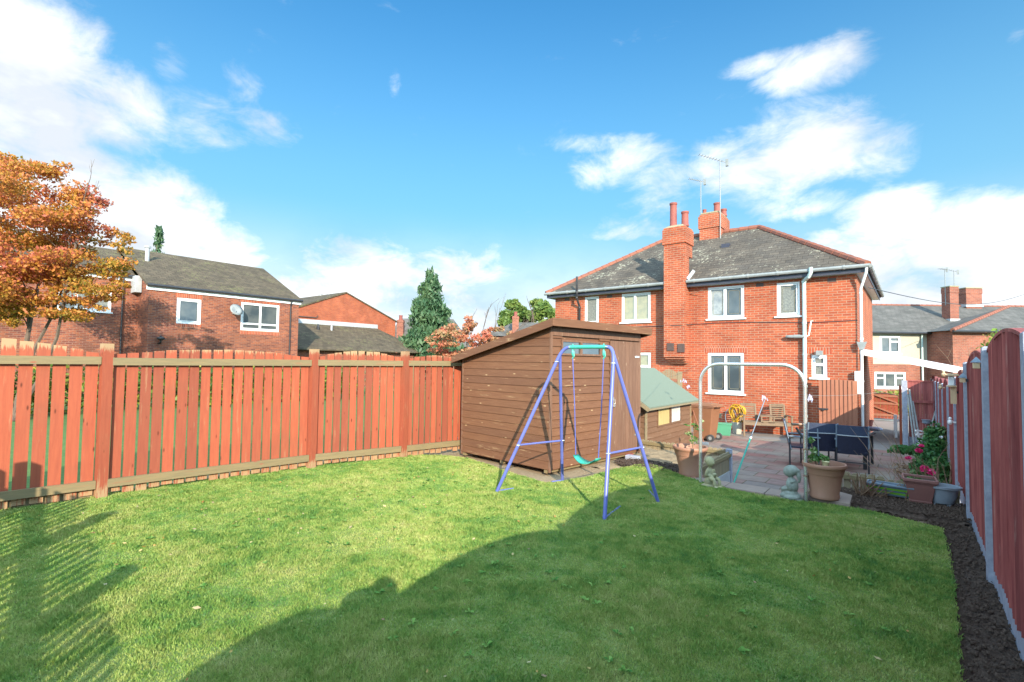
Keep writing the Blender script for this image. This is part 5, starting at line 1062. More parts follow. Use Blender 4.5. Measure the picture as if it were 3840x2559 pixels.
pts = [Vector((bc.x-.22+.16*math.cos(t_*.5), bc.y+.12, -.02+.34*math.sin(t_*.5)*.8)) for t_ in [i*.35 for i in range(26)]]
tag(MB().tube(pts, .012, 6).build('garden_hose', M['slate_p'], smooth=True), 'dark hose looped against the wall behind the green box', 'hose')
a, b_ = at_z(2788, 1637, GP), at_z(2975, 1645, GP); Lb = (b_-a).length; bn2 = empty('love_seat_bench', ((a.x+b_.x)/2, (a.y+b_.y)/2, GP), 'wooden two seat bench with a table between the slatted backs', 'bench', rz=math.atan2(b_.y-a.y, b_.x-a.x)); hl = Lb/2; print('bench', Lb)
def lb_(name, boxes, parent=bn2, m='bench_wood', bev=.004):
    mb = MB(); mb.local = True
    for q in boxes: mb.box(q[0], q[1])
    return mb.build(name, M[m], parent, bevel=bev)
for x in (-hl, hl-.05):
    lb_('leg', [((x, 0, 0), (x+.05, .05, .62))]); lb_('leg', [((x, .50, 0), (x+.05, .55, .60))]); lb_('armrest', [((x-.01, -.02, .62), (x+.06, .53, .645))])
lb_('front_rail', [((-hl+.05, .005, .34), (hl-.05, .03, .42))]); lb_('back_rail', [((-hl+.05, .52, .34), (hl-.05, .55, .42))])
tw = .19
for x0, x1 in ((-hl+.05, -tw), (tw, hl-.05)):
    lb_('seat', [((x0, .0+.075*i, .42), (x1, .06+.075*i, .44)) for i in range(7)])
    mb = MB(); mb.local = True
    for i in range(7): z = .50+.06*i; y = .50+.018*i; mb.box((x0+.05, y, z), (x1-.05, y+.015, z+.035))
    for x in (x0, x1-.05): mb.beam((x+.025, .49, .42), (x+.025, .63, .95), .05, .04, (0, 1, 0))
    mb.beam((x0+.05, .62, .93), (x1-.05, .62, .93), .03, .06); mb.build('backrest', M['bench_wood'], bn2, bevel=.003)
lb_('table_top', [((-tw-.02, .0+.09*i, .60), (tw+.02, .08+.09*i, .62)) for i in range(6)]); lb_('table_support', [((-tw, .01, .44), (-tw+.04, .05, .60)), ((tw-.04, .01, .44), (tw, .05, .60)), ((-tw, .47, .44), (-tw+.04, .51, .60)), ((tw-.04, .47, .44), (tw, .51, .60)), ((-tw+.04, .015, .44), (tw-.04, .04, .49))])
# broken pot / timber under bench
c = at_z(2870, 1622, GP); tag(MB().beam((c.x-.35, c.y+.1, GP+.06), (c.x+.30, c.y-.05, GP+.20), .05, .03).build('wooden_batten', M['pale_wood']), 'pale timber batten propped underneath the two seat bench', 'batten')
c = at_z(2640, 1668, GP); b1 = at_d(2592, 1520, (c-CAMP).dot(FWD)+1.0); br_ = empty('broom', tuple(c), 'wooden handled broom leaning towards the brown wheelie bin', 'broom'); MB().tube([c+Vector((0, 0, .05)), b1], .012, 8).build('handle', M['gate_wood'], br_); MB().box((c.x-.12, c.y-.03, GP), (c.x+.12, c.y+.03, GP+.07)).build('head', M['slate_p'], br_, bevel=.01)
# small slatted gate behind the playhouse
gy = 16.4; a = at_y(2478, 1392, gy); b_ = at_y(2540, 1400, gy); gt = empty('slatted_gate', ((a.x+b_.x)/2, gy, GP), 'pale slatted gate with curved top behind the playhouse roof', 'gate'); mb = MB(); n = 10
for i in range(n):
    x0 = a.x+(b_.x-a.x)*i/n; f = (i+.5)/n*2-1; mb.box((x0+.008, gy, GP), (x0+(b_.x-a.x)/n-.008, gy+.02, a.z+.06-.12*f*f))
mb.build('palings', M['pale_wood'], gt); MB().box((b_.x+.01, gy-.02, GP), (b_.x+.14, gy+.08, b_.z+.05)).build('post', M['pale_wood'], gt); MB().box((a.x, gy-.02, a.z-.35), (b_.x, gy-.001, a.z-.25)).build('rail', M['gate_wood'], gt)
# ================================================================ patio table and chairs
M['rattan_lit'] = plain('skylit_rattan', (.025, .035, .075), (.05, .07, .12), .5, 90, bump=.6)  # lighter copy for the upper back, its skylit look put into colour
def chair_tree(label, grp):
    t_ = empty('rattan_chair', (0, 0, GP), label, 'chair', grp); K = lambda name, m, f, bev=0, sm=False: f(MB()).build(name, m, t_, bevel=bev, smooth=sm)
    def loc(mb): mb.local = True; return mb
    for x in (-.27, .27):
        for y in (-.26, .26): loc(MB()).tube([(x, y, 0), (x, y, .64 if y > 0 else .62)], .016, 8).build('leg', M['black'], t_)
        m_ = loc(MB()); m_.box((x-.028, -.28, .63), (x+.028, .30, .655)); m_.build('armrest', M['slate_p'], t_, bevel=.008)
    m_ = loc(MB()); m_.box((-.25, -.27, .39), (.25, .27, .43)); m_.build('seat', M['rattan'], t_, bevel=.01)
    for (za, zb_, mk, nm) in ((.36, .735, 'rattan', 'backrest'), (.75, .95, 'rattan_lit', 'headrest')):
        m_ = loc(MB()); vs = []; n = 8
        for i in range(n+1):
            x = -.262+.524*i/n; bow = -.03*(1-(2*i/n-1)**2)
            for z in (za, zb_): y = -.245 - (z-.36)*.19; vs += [(x, y+bow, z), (x, y+bow+.018, z)]
        fs = []
        for i in range(n): a = i*4; c_ = a+4; fs += [(a, c_, c_+2, a+2), (a+1, a+3, c_+3, c_+1), (a+2, c_+2, c_+3, a+3), (a, a+1, c_+1, c_)]
        fs += [(0, 2, 3, 1), (n*4, n*4+1, n*4+3, n*4+2)]; m_.add(vs, fs); m_.build(nm, M[mk], t_)
    for x in (-.27, .27): m_ = loc(MB()); m_.tube([(x, -.235, .36), (x, -.36, .955)], .014, 8); m_.build('back_post', M['slate_p'], t_)
    m_ = loc(MB()); m_.tube([(-.27+.54*i/8, -.32-.03*(1-(2*i/8-1)**2), .742) for i in range(9)], .011, 6); m_.build('back_rail', M['lead'], t_)
    m_ = loc(MB()); m_.tube([(-.27, -.26, .20), (.27, -.26, .20)], .011, 6); m_.build('stretcher', M['black'], t_); m_ = loc(MB()); m_.tube([(-.27, .26, .38), (.27, .26, .38)], .012, 6); m_.build('seat_frame', M['black'], t_)
    return t_
G_ = 'dark rattan chairs round the patio table'
chA = chair_tree('dark blue rattan chair nearest the passage, seen from behind', G_); p = at_d(3190, 1500, 10.45); chA.location = (p.x, p.y, GP); chA.rotation_euler = (0, 0, R(8))
chB = copy_tree(chA); chB['label'] = 'rattan chair just right of the arch post with its back half sunlit'; p = at_d(3066, 1500, 10.85); chB.location = (p.x, p.y, GP); chB.rotation_euler = (0, 0, R(22))
chC = copy_tree(chA); chC['label'] = 'rattan chair left of the arch post seen side on'; chC.location = (-1.86, 12.45, GP); chC.rotation_euler = (0, 0, R(-80))
tb = empty('patio_table', (-1.32, 13.3, GP), 'dark glass topped patio table behind the rattan chairs', 'table', rz=R(-6)); mb = MB(); mb.local = True; mb.box((-.60, -.44, .70), (.60, .44, .72)); mb.build('table_top', M['glass'], tb, bevel=.005)
mb = MB(); mb.local = True; mb.box((-.62, -.46, .66), (.62, -.42, .698)); mb.box((-.62, .42, .66), (.62, .46, .698)); mb.box((-.62, -.42, .66), (-.58, .42, .698)); mb.box((.58, -.42, .66), (.62, .42, .698)); mb.build('frame', M['black'], tb)
for x in (-.56, .56):
    for y in (-.4, .4): mb = MB(); mb.local = True; mb.box((x-.025, y-.025, 0), (x+.025, y+.025, .66)); mb.build('leg', M['black'], tb)
c = at_d(3119, 1622, 11.2); tag(MB().lathe([(.10, .0), (.135, .01), (.14, .035), (.13, .04), (.135, .05), (.14, .075), (.125, .085), (.0, .09)], (c.x, c.y, .224), 24).build('cushion_pad', plain('lilac_vinyl', (.25, .30, .72), (.42, .32, .55), .5, 9), smooth='auto'), 'round blue and lilac stacked bowl on the patio table', 'bowl')
for i, (px_, py_, d_) in enumerate(((3275, 1657, 12.6), (3245, 1645, 13.2))):
    pass
# ================================================================ passage: gates, panel, poles
a, b_ = at_y(3071, 1430, 17.05), at_y(3213, 1430, 17.05); gl = empty('open_gate', (a.x, 17.05, GP), 'tall orange stained board gate folded back against the house wall', 'gate'); mb = MB(); n = 9; zt = at_y(3140, 1424, 17.05).z
for i in range(n):
    x0 = a.x+(b_.x-a.x)*i/n; x1 = a.x+(b_.x-a.x)*(i+1)/n; f = (i+.5)/n*2-1; mb.add([(x0, 17.0, GP+.05), (x1+.01, 17.03, GP+.05), (x1+.01, 17.03, zt-.03*f*f), (x0, 17.0, zt-.03*f*f), (x0, 17.05, GP+.05), (x1+.01, 17.05, GP+.05), (x1+.01, 17.05, zt-.03*f*f), (x0, 17.05, zt-.03*f*f)], [(0, 1, 2, 3), (4, 7, 6, 5), (3, 2, 6, 7), (0, 3, 7, 4), (1, 5, 6, 2)])
mb.build('boards', M['gate_wood'], gl); mb = MB(); q = at_y(3086, 1534, 16.98); mb.beam((q.x-.12, 16.985, q.z), (q.x+.13, 16.985, q.z), .015, .04); mb.box((q.x-.02, 16.96, q.z-.05), (q.x+.03, 16.99, q.z-.02)); mb.build('latch', M['black'], gl)
MB().box((a.x-.02, 16.99, zt-.02), (a.x+.12, 17.08, zt+.05)).build('hook', M['pipe'], gl)
gy = 25.3; a, b_ = at_y(3262, 1480, gy), at_y(3368, 1480, gy); pg = empty('passage_gate', ((a.x+b_.x)/2, gy, GP), 'low orange brown gate with diagonal braces at the end of the passage', 'gate'); zt = at_y(3315, 1476, gy).z; mb = MB(); n = 8
for i in range(n):
    x0 = a.x+(b_.x-a.x)*i/n; f = (i+.5)/n*2-1; mb.box((x0+.004, gy, GP+.05), (x0+(b_.x-a.x)/n-.004, gy+.02, zt-.08*f*f))
mb.build('boards', M['gate_dark'], pg)
for z in (GP+.15, GP+.62, zt-.14): MB().box((a.x, gy-.03, z), (b_.x, gy-.001, z+.09)).build('rail', M['gate_wood'], pg)
for z in (GP+.68, GP+.2): MB().beam((a.x+.05, gy-.028, z+.36), (b_.x-.05, gy-.028, z+.03), .05, .08, (0, 1, 0)).build('brace', M['gate_wood'], pg)
for x in (a.x-.1, b_.x+.02): MB().box((x, gy-.03, GP), (x+.09, gy+.07, zt)).build('post', M['gate_dark'], pg)
mb = MB(); k = [((a.x+(b_.x-a.x)*i/8), zt-.08*((i/4-1)**2)+.01) for i in range(9)]
for p, q in zip(k, k[1:]): mb.beam((p[0], gy, p[1]), (q[0], gy, q[1]), .06, .03)
mb.build('arched_cap', M['slot'], pg)
sheet('passage_kerb', a.x-.3, b_.x+.3, gy-.35, gy-.06, -.49, M['pipe'])
gy = 17.5; a = at_y(3405, 1430, gy); b_x = XF-.06; zt = at_y(3460, 1432, gy).z; sp = empty('side_fence_panel', ((a.x+b_x)/2, gy, GP), 'dark red board panel closing the gap beside the passage', 'fence'); mb = MB(); n = 9
for i in range(n): x0 = a.x+(b_x-a.x)*i/n; mb.box((x0, gy+.002*(i % 2), GP+.25), (x0+(b_x-a.x)/n-.002, gy+.02, zt))
pn = mb.build('boards', M['panel_red'], sp)
for py_ in (1508, 1574): z = at_y(3460, py_, gy).z; MB().box((a.x, gy-.04, z-.03), (b_x, gy-.001, z+.04)).build('rail', M['panel_red'], pn)
MB().box((a.x-.03, gy-.03, zt+.002), (b_x, gy+.05, zt+.03)).build('cap', M['panel_red'], sp); MB().box((a.x, gy-.02, GP), (b_x, gy+.03, GP+.248)).build('gravel_board', M['concrete'], sp)
p0 = at_y(3381, 1430, gy-.1); p1 = at_y(3402, 1430, gy-.1); MB().box((p0.x, gy-.15, GP), (p1.x, gy-.03, p0.z+.02)).build('post', M['concrete'], sp)
p0 = at_y(3370, 1430, gy+.05); p1 = at_y(3380, 1430, gy+.05); MB().box((p0.x, gy-.05, GP), (p1.x-.002, gy+.05, p0.z-.1)).build('post', M['gate_dark'], sp)
PN = ('leftmost thin metal pole leaning on the dark red passage panel', 'longest grey metal pole leaning against the dark red passage panel', 'metal pole leaning beside the longest one on the red panel', 'single metal pole leaning the opposite way on the dark red panel')
for i, ((x0, y0), (x1, y1), d_) in enumerate((((905, 405), (958, 755), 13.3), ((918, 362), (975, 700), 13.3), ((946, 460), (1003, 700), 13.25), ((1168, 455), (1092, 640), 13.3))):
    tag(MB().tube([at_d(*z6(x0, y0), d_), at_d(*z6(x1, y1+60), d_-.4)], .022, 8).build('metal_pole', M['gutter']), PN[i], 'pole')
# white folded rack and small things by the passage
q = at_d(3452, 1680, 12.3); rk = empty('white_rack', (q.x, q.y, GP), 'white plastic clothes rack with crossed legs behind the rose bush', 'rack')
for (x0, y0), (x1, y1) in (((970, 705), (1060, 720)), ((975, 740), (1120, 735)), ((985, 700), (1010, 850)), ((1060, 720), (975, 860)), ((1000, 770), (1100, 800)), ((1090, 720), (1110, 860))):
    MB().tube([at_d(*z6(x0, y0), 12.3), at_d(*z6(x1, y1), 12.3)], .022, 6).build('bar', M['white'], rk)
q = at_d(3475, 1592, 12.2); tag(MB().lathe([(.03, 0), (.09, .03), (.09, .09), (.10, .10), (.10, .11), (0, .10)], (q.x, q.y, q.z), 14).build('small_tub', M['slate_p'], smooth='auto'), 'small dark tub resting on top of the white rack', 'tub')
q = at_z(3257, 1602, GP); tag(MB().lathe([(.10, 0), (.105, .01), (.14, .20), (.155, .20), (.155, .25), (.13, .25), (.10, .06), (0, .05)], (q.x, q.y, GP), 20).build('clay_pot', M['pot_clay'], smooth='auto'), 'small orange clay pot at the house corner in the passage', 'pot')
q = at_z(3268, 1612, GP); tag(MB().ell((q.x+.12, q.y-.1, GP+.05), (.20, .12, .07)).ell((q.x-.02, q.y-.05, GP+.05), (.10, .10, .06)).build('white_sack', M['pegs'], smooth=True), 'crumpled white sack on the path beside the clay pot', 'sack')
q = at_z(3359, 1642, GP); q.z = GP; wp = empty('white_trestle', tuple(q), 'white wooden trestle leg standing beside the passage fence post', 'trestle'); zt = at_d(3359, 1556, (q-CAMP).dot(FWD)).z; MB().box((q.x-.045, q.y-.03, GP), (q.x+.045, q.y+.03, zt)).build('leg', M['white'], wp); MB().box((q.x+.046, q.y-.02, GP+.5), (q.x+.18, q.y+.02, GP+.56)).build('crossbar', M['white'], wp)
# ================================================================ lanterns and bird boxes on the concrete posts
M['cream_pl'] = plain('cream_plastic', (.62, .42, .24), (.5, .34, .2), .5, 9)
for i, (x, y, s_, lab) in enumerate(((1480, 125, 1.0, 'house shaped lantern with dark cap on the fence, nearest of the lanterns'), (1365, 255, 1.0, 'dark capped lantern on the fence post in front of the canopy end'), (1290, 362, 1.05, 'lowest dark capped lantern on the fence above the rose bush'))):
    xx = XF-.075-.0; c = at_x(*z6(x, y), xx); e = empty('fence_lantern', tuple(c), lab, 'lantern', 'lanterns hung on the red fence'); h = .028*s_
    c = c + Vector((-.0, 0, -.01)); MB().box((c.x-h*.8, c.y-h, c.z-.05), (c.x+h*.8, c.y+h, c.z)).build('body', M['cream_pl'], e, bevel=.004)
    mb = MB(); mb.add([(c.x-h*1.3, c.y-h*1.3, c.z+.001), (c.x+h*1.3, c.y-h*1.3, c.z+.001), (c.x+h*1.3, c.y+h*1.3, c.z+.001), (c.x-h*1.3, c.y+h*1.3, c.z+.001), (c.x, c.y, c.z+.05)], [(0, 3, 2, 1), (0, 1, 4), (1, 2, 4), (2, 3, 4), (3, 0, 4)]); mb.build('cap', M['slate_p'], e)
    MB().box((c.x+h*.8, c.y-.01, c.z-.04), (XF-.03, c.y+.01, c.z-.01)).build('bracket', M['black'], e)
c = at_x(*z6(1270, 285), XF-.10); e = empty('bird_table', tuple(c), 'cream wooden bird table with flat roof fixed on the fence', 'bird table')
MB().box((c.x-.07, c.y-.10, c.z+.06), (c.x+.07, c.y+.10, c.z+.085)).build('roof', M['cream_pl'], e, bevel=.004); MB().box((c.x-.05, c.y-.07, c.z-.08), (c.x+.05, c.y+.07, c.z-.065)).build('tray', M['cream_pl'], e); mb = MB()
MB().box((c.x-.03, c.y-.04, c.z-.064), (c.x+.03, c.y+.04, c.z+.058)).build('feeder', M['white'], e, bevel=.006); MB().box((c.x-.01, c.y-.01, c.z-.3), (XF-.05, c.y+.01, c.z-.082)).build('bracket', M['cream_pl'], e)
for (x, y, lab) in ((1180, 345, 'small cream ornament fixed to the distant fence post'), (1262, 635, 'white ceramic ornament on the fence above the rose leaves'), (1205, 235, 'cream bird feeder hanging at the far end of the fence')):
    c = at_x(*z6(x, y), XF-.10); mb = MB(); mb.ell(tuple(c), (.03, .035, .035)); mb.ell((c.x, c.y, c.z+.045), (.02, .025, .025)); mb.box((c.x, c.y-.01, c.z-.01), (XF-.04, c.y+.01, c.z+.01)); tag(mb.build('fence_ornament', M['cream_pl'] if 'cream' in lab else M['white'], smooth='auto'), lab, 'ornament')
# ================================================================ pots and planters
def pot(name, x, y, z, rt, rb, h, label, m, feet=False):
    e = empty(name, (x, y, z), label, 'plant pot'); s_ = h
    MB().lathe([(rb*.92, 0), (rb, .008), (rb*1.04, .04*s_/.4), (rb*.99, .06*s_/.4), (rt*.80, h*.62), (rt*.84, h*.70), (rt*.87, h*.71), (rt*.93, h*.86), (rt*.96, h*.88), (rt, h*.90), (rt*1.02, h*.96), (rt, h), (rt*.93, h), (rt*.90, h*.93), (rt*.88, h*.84), (0, h*.84)], (x, y, z), 40).build('body', m, e, smooth='auto')
    MB().lathe([(rt*.86, h*.845), (rt*.5, h*.87), (0, h*.865)], (x, y, z), 24).build('compost', M['soil'], e); return e
c = at_z(3092, 1868, .05); pr = pot('terracotta_pot', c.x, c.y, .052, .232, .155, .42, 'large terracotta pot right of the metal arch on a stone slab', M['terra'])
mb = MB(); A_ = [at_z(x, y, 0) for x, y in ((3026, 1876), (3188, 1906), (3196, 1872), (3120, 1850), (3040, 1856))]; mb.prism([(p.x, p.y, 0.0) for p in A_], (0, 0, .05)); tag(mb.build('stone_slab', M['slab'], bevel=.006), 'broken buff stone slab lying under the right terracotta pot', 'slab')
c2_ = at_z(2588, 1783, .0); pl_ = pot('terracotta_pot', c2_.x, c2_.y, 0.0, .245, .155, .43, 'large terracotta pot behind the left arch post and child statue', M['terra'])
for i in range(4):
    a_ = R(-60+i*40-30); MB().box((c2_.x+.15*math.cos(a_)-.03, c2_.y+.15*math.sin(a_)-.03, -.03), (c2_.x+.15*math.cos(a_)+.03, c2_.y+.15*math.sin(a_)+.03, .012)).build('foot', M['terra'], pl_, bevel=.005)
lm = leafm('pot_leaf', [(.05, .13, .03), (.12, .24, .05), (.30, .36, .18)], .25, .4)
def plant(name, label, cat, stems, leafb, n, size, m, x, y, z, sm='stem'):
    e = empty(name, (x, y, z), label, cat); mb = MB()
    for s_ in stems: mb.tube([Vector(q) for q in s_[0]], [s_[1]*(1-.6*i/(len(s_[0])-1)) for i in range(len(s_[0]))], 6)
    mb.build('stem', M[sm], e); npw('leaves', scatter(leafb, n, size, .55, .7), m, e); return e
def ap(x, y, d_): q = at_d(x, y, d_); return (q.x, q.y, q.z)
dl = (c2_-CAMP).dot(FWD)
plant('potted_rose', 'spindly green rose growing in the left terracotta pot', 'plant', [([ap(2597, 1680, dl), ap(2600, 1640, dl), ap(2602, 1600, dl), ap(2606, 1575, dl)], .010), ([ap(2601, 1630, dl), ap(2620, 1618, dl-.1)], .006), ([ap(2600, 1650, dl), ap(2585, 1625, dl+.05), ap(2575, 1628, dl)], .006), ([ap(2602, 1655, dl), ap(2625, 1640, dl)], .005)],
      [(ap(2606, 1598, dl), (.06, .06, .05)), (ap(2580, 1626, dl), (.07, .05, .03)), (ap(2625, 1612, dl-.1), (.05, .05, .03)), (ap(2602, 1650, dl), (.05, .05, .08)), (ap(2572, 1594, dl), (.05, .03, .01)), (ap(2630, 1582, dl), (.04, .03, .02)), (ap(2625, 1700, dl), (.1, .1, .02))], 150, .026, lm, c2_.x, c2_.y, .35)
dr = (c-CAMP).dot(FWD)
plant('potted_shrub', 'leafy variegated shrub growing in the right terracotta pot', 'plant', [([ap(3062, 1745, dr), ap(3050, 1700, dr), ap(3042, 1655, dr)], .008), ([ap(3070, 1745, dr), ap(3080, 1700, dr)], .006)],
      [(ap(3052, 1690, dr), (.05, .05, .06)), (ap(3040, 1650, dr), (.035, .035, .04)), (ap(3070, 1715, dr), (.10, .10, .05)), (ap(3048, 1720, dr), (.05, .06, .06)), (ap(3090, 1722, dr+.05), (.07, .07, .03))], 230, .026, lm, c.x, c.y, .40)
tag(MB().tube([ap(3071, 1740, dr), ap(3066, 1608, dr)], .007, 6).build('garden_stake', M['slate_p']), 'thin grey stake upright in the right terracotta pot', 'stake')
q = at_d(3096, 1735, dr-.05); tag(MB().lathe([(.03, 0), (.032, .01), (.04, .09), (.043, .095), (.035, .1), (0, .095)], (q.x, q.y, .40), 16).build('yogurt_cup', plain('cream_cup', (.55, .46, .22), (.5, .42, .25), .5, 5), smooth='auto'), 'small cream tub sitting on the compost of the right terracotta pot', 'tub')
def sqpot(name, x, y, z, wt, wb, h, rz, label, m):
    e = empty(name, (x, y, z), label, 'planter', rz=rz); mb = MB(); mb.local = True
    frustum(mb, -wb, -wb, wb, wb, .02, -wt*.86, -wt*.86, wt*.86, wt*.86, h*.80); frustum(mb, -wb*1.02, -wb*1.02, wb*1.02, wb*1.02, 0, -wb*1.06, -wb*1.06, wb*1.06, wb*1.06, .03); frustum(mb, -wt*.88, -wt*.88, wt*.88, wt*.88, h*.78, -wt*.93, -wt*.93, wt*.93, wt*.93, h*.86)
    mb.build('body', m, e, bevel=.008); mb = MB(); mb.local = True
    for a, b_ in (((-wt, -wt), (wt, -wt*.88)), ((-wt, wt*.88), (wt, wt)), ((-wt, -wt*.88), (-wt*.88, wt*.88)), ((wt*.88, -wt*.88), (wt, wt*.88))): mb.box((a[0], a[1], h*.86), (b_[0], b_[1], h))
    mb.build('rim', m, e, bevel=.008); mb = MB(); mb.local = True; mb.box((-wt*.88, -wt*.88, h*.86), (wt*.88, wt*.88, h*.89)); mb.build('compost', M['soil'], e); return e
c = at_z(3450, 1884, .03); sqpot('square_planter', c.x, c.y+.05, .03, .166, .105, .29, R(3), 'red square planter at the back of the fence border', M['terra_red'])
V = scatter([((c.x-.05, c.y+.02, .28), (.13, .11, .03))], 90, .022); e = empty('seedlings', (c.x, c.y, .27), 'small green seedlings growing in the red square planter', 'plant'); npw('leaves', V, lm, e)
c = at_z(3562, 1903, .02); e = empty('oval_planter', (c.x, c.y+.04, .02), 'grey oval stone effect planter against the red fence', 'planter'); e.location.x = min(c.x, XF-.24)
def lathe_l(prof, m, e, name, sx, sy, n=32): mb = MB(); mb.local = True; mb.lathe(prof, (0, 0, 0), n, sx, sy); return mb.build(name, m, e, smooth='auto')
lathe_l([(.09, .03), (.10, .035), (.13, .12), (.145, .20), (.155, .205), (.175, .21), (.178, .235), (.165, .24), (.15, .235), (.14, .20), (0, .20)], M['pot_grey'], e, 'body', 1.05, .8)
mb = MB(); mb.local = True
for x, y in ((-.06, -.04), (.06, -.04), (-.06, .04), (.06, .04)): mb = MB(); mb.local = True; mb.box((x-.02, y-.015, 0), (x+.02, y+.015, .034)); mb.build('foot', M['pot_grey'], e, bevel=.004)
for (x, y, w_, lab) in ((3445, 1890, .17, 'flat stone slab under the red square planter'), (3590, 1908, .13, 'flat stone piece under the grey oval planter')):
    q = at_z(x, y, 0); tag(MB().box((min(q.x, XF-.2)-w_, q.y-.05, -.01), (min(q.x, XF-.2)+w_, q.y+.18, .022)).build('stone_piece', M['slab'], bevel=.008), lab, 'stone')
c = at_z(3338, 1862, .05); e = empty('striped_trough', (c.x, c.y+.03, .06), 'grey and lime green striped plastic trough lying in the bed', 'trough', rz=R(-4)); Lt = .24
for i in range(5):
    mb = MB(); mb.local = True; z0 = .024*i; k0 = .035+.010*i; k1 = k0+.010; frustum(mb, -Lt+.03-.005*i, -k0, Lt-.03+.005*i, k0, z0, -Lt+.025-.005*i, -k1, Lt-.025+.005*i, k1, z0+.0235); mb.build('stripe', M['lime'] if i in (1, 3) else M['slate_p'], e)
mb = MB(); mb.local = True
for (a, b_) in (((-Lt, -.10), (Lt, -.085)), ((-Lt, .085), (Lt, .10)), ((-Lt, -.085), (-Lt+.015, .085)), ((Lt-.015, -.085), (Lt, .085))): mb.box((a[0], a[1], .12), (b_[0], b_[1], .14))
mb.build('rim', M['slate_p'], e, bevel=.003)
# bare cut stems
def bare(cx, cy, px_list, d_, seed, label, hmax, n, zb=.0):
    r_ = random.Random(seed); e = empty('cut_stems', (cx, cy, zb), label, 'plant'); mb = MB()
    for i in range(n):
        b0 = Vector((cx + r_.uniform(-.10, .10), cy + r_.uniform(-.05, .05), zb)); v = Vector((r_.uniform(-1.1, .8), r_.uniform(-.4, .3), r_.uniform(.5, 1.2))).normalized(); l = r_.uniform(.4, 1)*hmax; m1 = b0+v*l*.5+Vector((0, 0, .01)); mb.tube([b0, m1, b0+v*l+Vector((r_.uniform(-.02, .02), 0, r_.uniform(-.01, .03)))], [.008, .007, .005], 5)
        if r_.random() < .5: mb.tube([m1, m1+Vector((r_.uniform(-.08, .08), r_.uniform(-.03, .03), r_.uniform(.02, .09)))], [.005, .003], 4)
    mb.build('stems', M['stem'], e); return e
c = at_z(3245, 1868); bare(c.x, c.y, 0, 0, 3, 'cluster of bare cut brown stems beside the right terracotta pot', .34, 34)
c = at_z(3358, 1882); bare(c.x, c.y, 0, 0, 5, 'few thin bare twigs in front of the striped trough', .26, 9)
# rose bush by the fence
rb = at_z(3520, 1800, GP); e = empty('rose_bush', (XF-.3, 9.3, GP), 'dense green rose bush with pink blooms against the red fence', 'rose bush'); bl = []
for (x, y, rx, ry, d_) in ((3535, 1630, 38, 45, 8.9), (3505, 1665, 50, 40, 8.8), (3545, 1690, 30, 60, 8.6), (3460, 1690, 55, 25, 8.7), (3395, 1688, 48, 16, 8.8), (3355, 1692, 25, 8, 8.8), (3500, 1740, 60, 40, 8.4), (3460, 1770, 45, 25, 8.2), (3535, 1765, 35, 45, 8.1), (3440, 1750, 25, 20, 8.4), (3510, 1720, 50, 40, 8.6), (3510, 1800, 50, 20, 8.1)):
    q = at_d(x, y, d_); k = d_/F; q.x = min(q.x, XF-.08-rx*k*.6); bl.append((tuple(q), (rx*k, rx*k*1.1, ry*k)))
rm = leafm('rose_leaf', [(.025, .09, .03), (.05, .15, .045), (.10, .22, .06), (.22, .26, .10)], .25, .35, 5); npw('leaves', scatter(bl, 5200, .030, .62, .6), rm, e)
mb = MB(); base = Vector((XF-.28, 9.2, GP)); branches(base, (XF-.3, 9.1, .5), 6, .014, .5, 8, mb, 2); branches((XF-.4, 8.6, GP), at_d(3440, 1740, 8.4), 5, .010, .5, 9, mb, 1); mb.build('stems', M['stem'], e)
for (x, y, d_, r_) in ((3446, 1690, 8.3, .045), (3406, 1717, 8.5, .035), (3466, 1757, 7.95, .055), (3492, 1771, 7.85, .045), (3455, 1672, 8.4, .03), (3530, 1640, 8.3, .022)):
    npw('bloom', scatter([(tuple(at_d(x, y, d_)), (r_, r_, r_*.7))], 60, r_*.55, .8, .5), M['pink'] if r_ > .025 else M['white'], e)
dm = leafm('dry_leaf', [(.42, .25, .16), (.5, .34, .22), (.30, .2, .12)], .2); e = empty('withered_plant', tuple(at_z(3400, 1800, GP)), 'withered pale brown plant left of the rose bush', 'plant'); npw('leaves', scatter([(ap(3395, 1752, 8.9), (.20, .2, .08)), (ap(3370, 1770, 8.9), (.1, .1, .04)), (ap(3420, 1770, 8.7), (.12, .12, .05))], 420, .02, .5, .8), dm, e); mb = MB(); branches(at_z(3400, 1830, GP), at_d(3385, 1745, 8.9), 6, .006, .8, 4, mb, 1); mb.build('stems', M['stem'], e)
# creeper over the near fence panel and stray weeds
vm = leafm('creeper_leaf', [(.12, .25, .04), (.25, .38, .06), (.35, .10, .06)]); e = empty('creeper', (XF+.15, 6.4, 1.7), 'thin green and red creeper spilling over the red fence top', 'creeper'); q = at_x(3690, 1300, XF+.12); q2 = at_x(3705, 1270, XF+.12)
npw('leaves', scatter([((XF+.16, q.y, q.z), (.10, .5, .05)), ((XF+.16, q2.y, q2.z), (.08, .5, .10))], 130, .022), vm, e); mb = MB(); branches((XF+.15, q.y, 1.2), (XF+.15, q.y, q.z+.1), 6, .004, .9, 2, mb, 1); mb.build('stems', M['stem'], e)
# ================================================================ garden statues
c = at_z(2969, 1874); fx = U*-1.0; s_ = .41; e = MB()
def st(mb, cx, parts, s_, ang_):
    M_ = Matrix.Rotation(ang_, 3, 'Z')
    for (p, r, rot) in parts:
        q = M_ @ (Vector(p)*s_); mb.ell((cx.x+q.x, cx.y+q.y, q.z), tuple(k*s_ for k in r), (rot[0], rot[1], rot[2]+ang_), 20, 14)
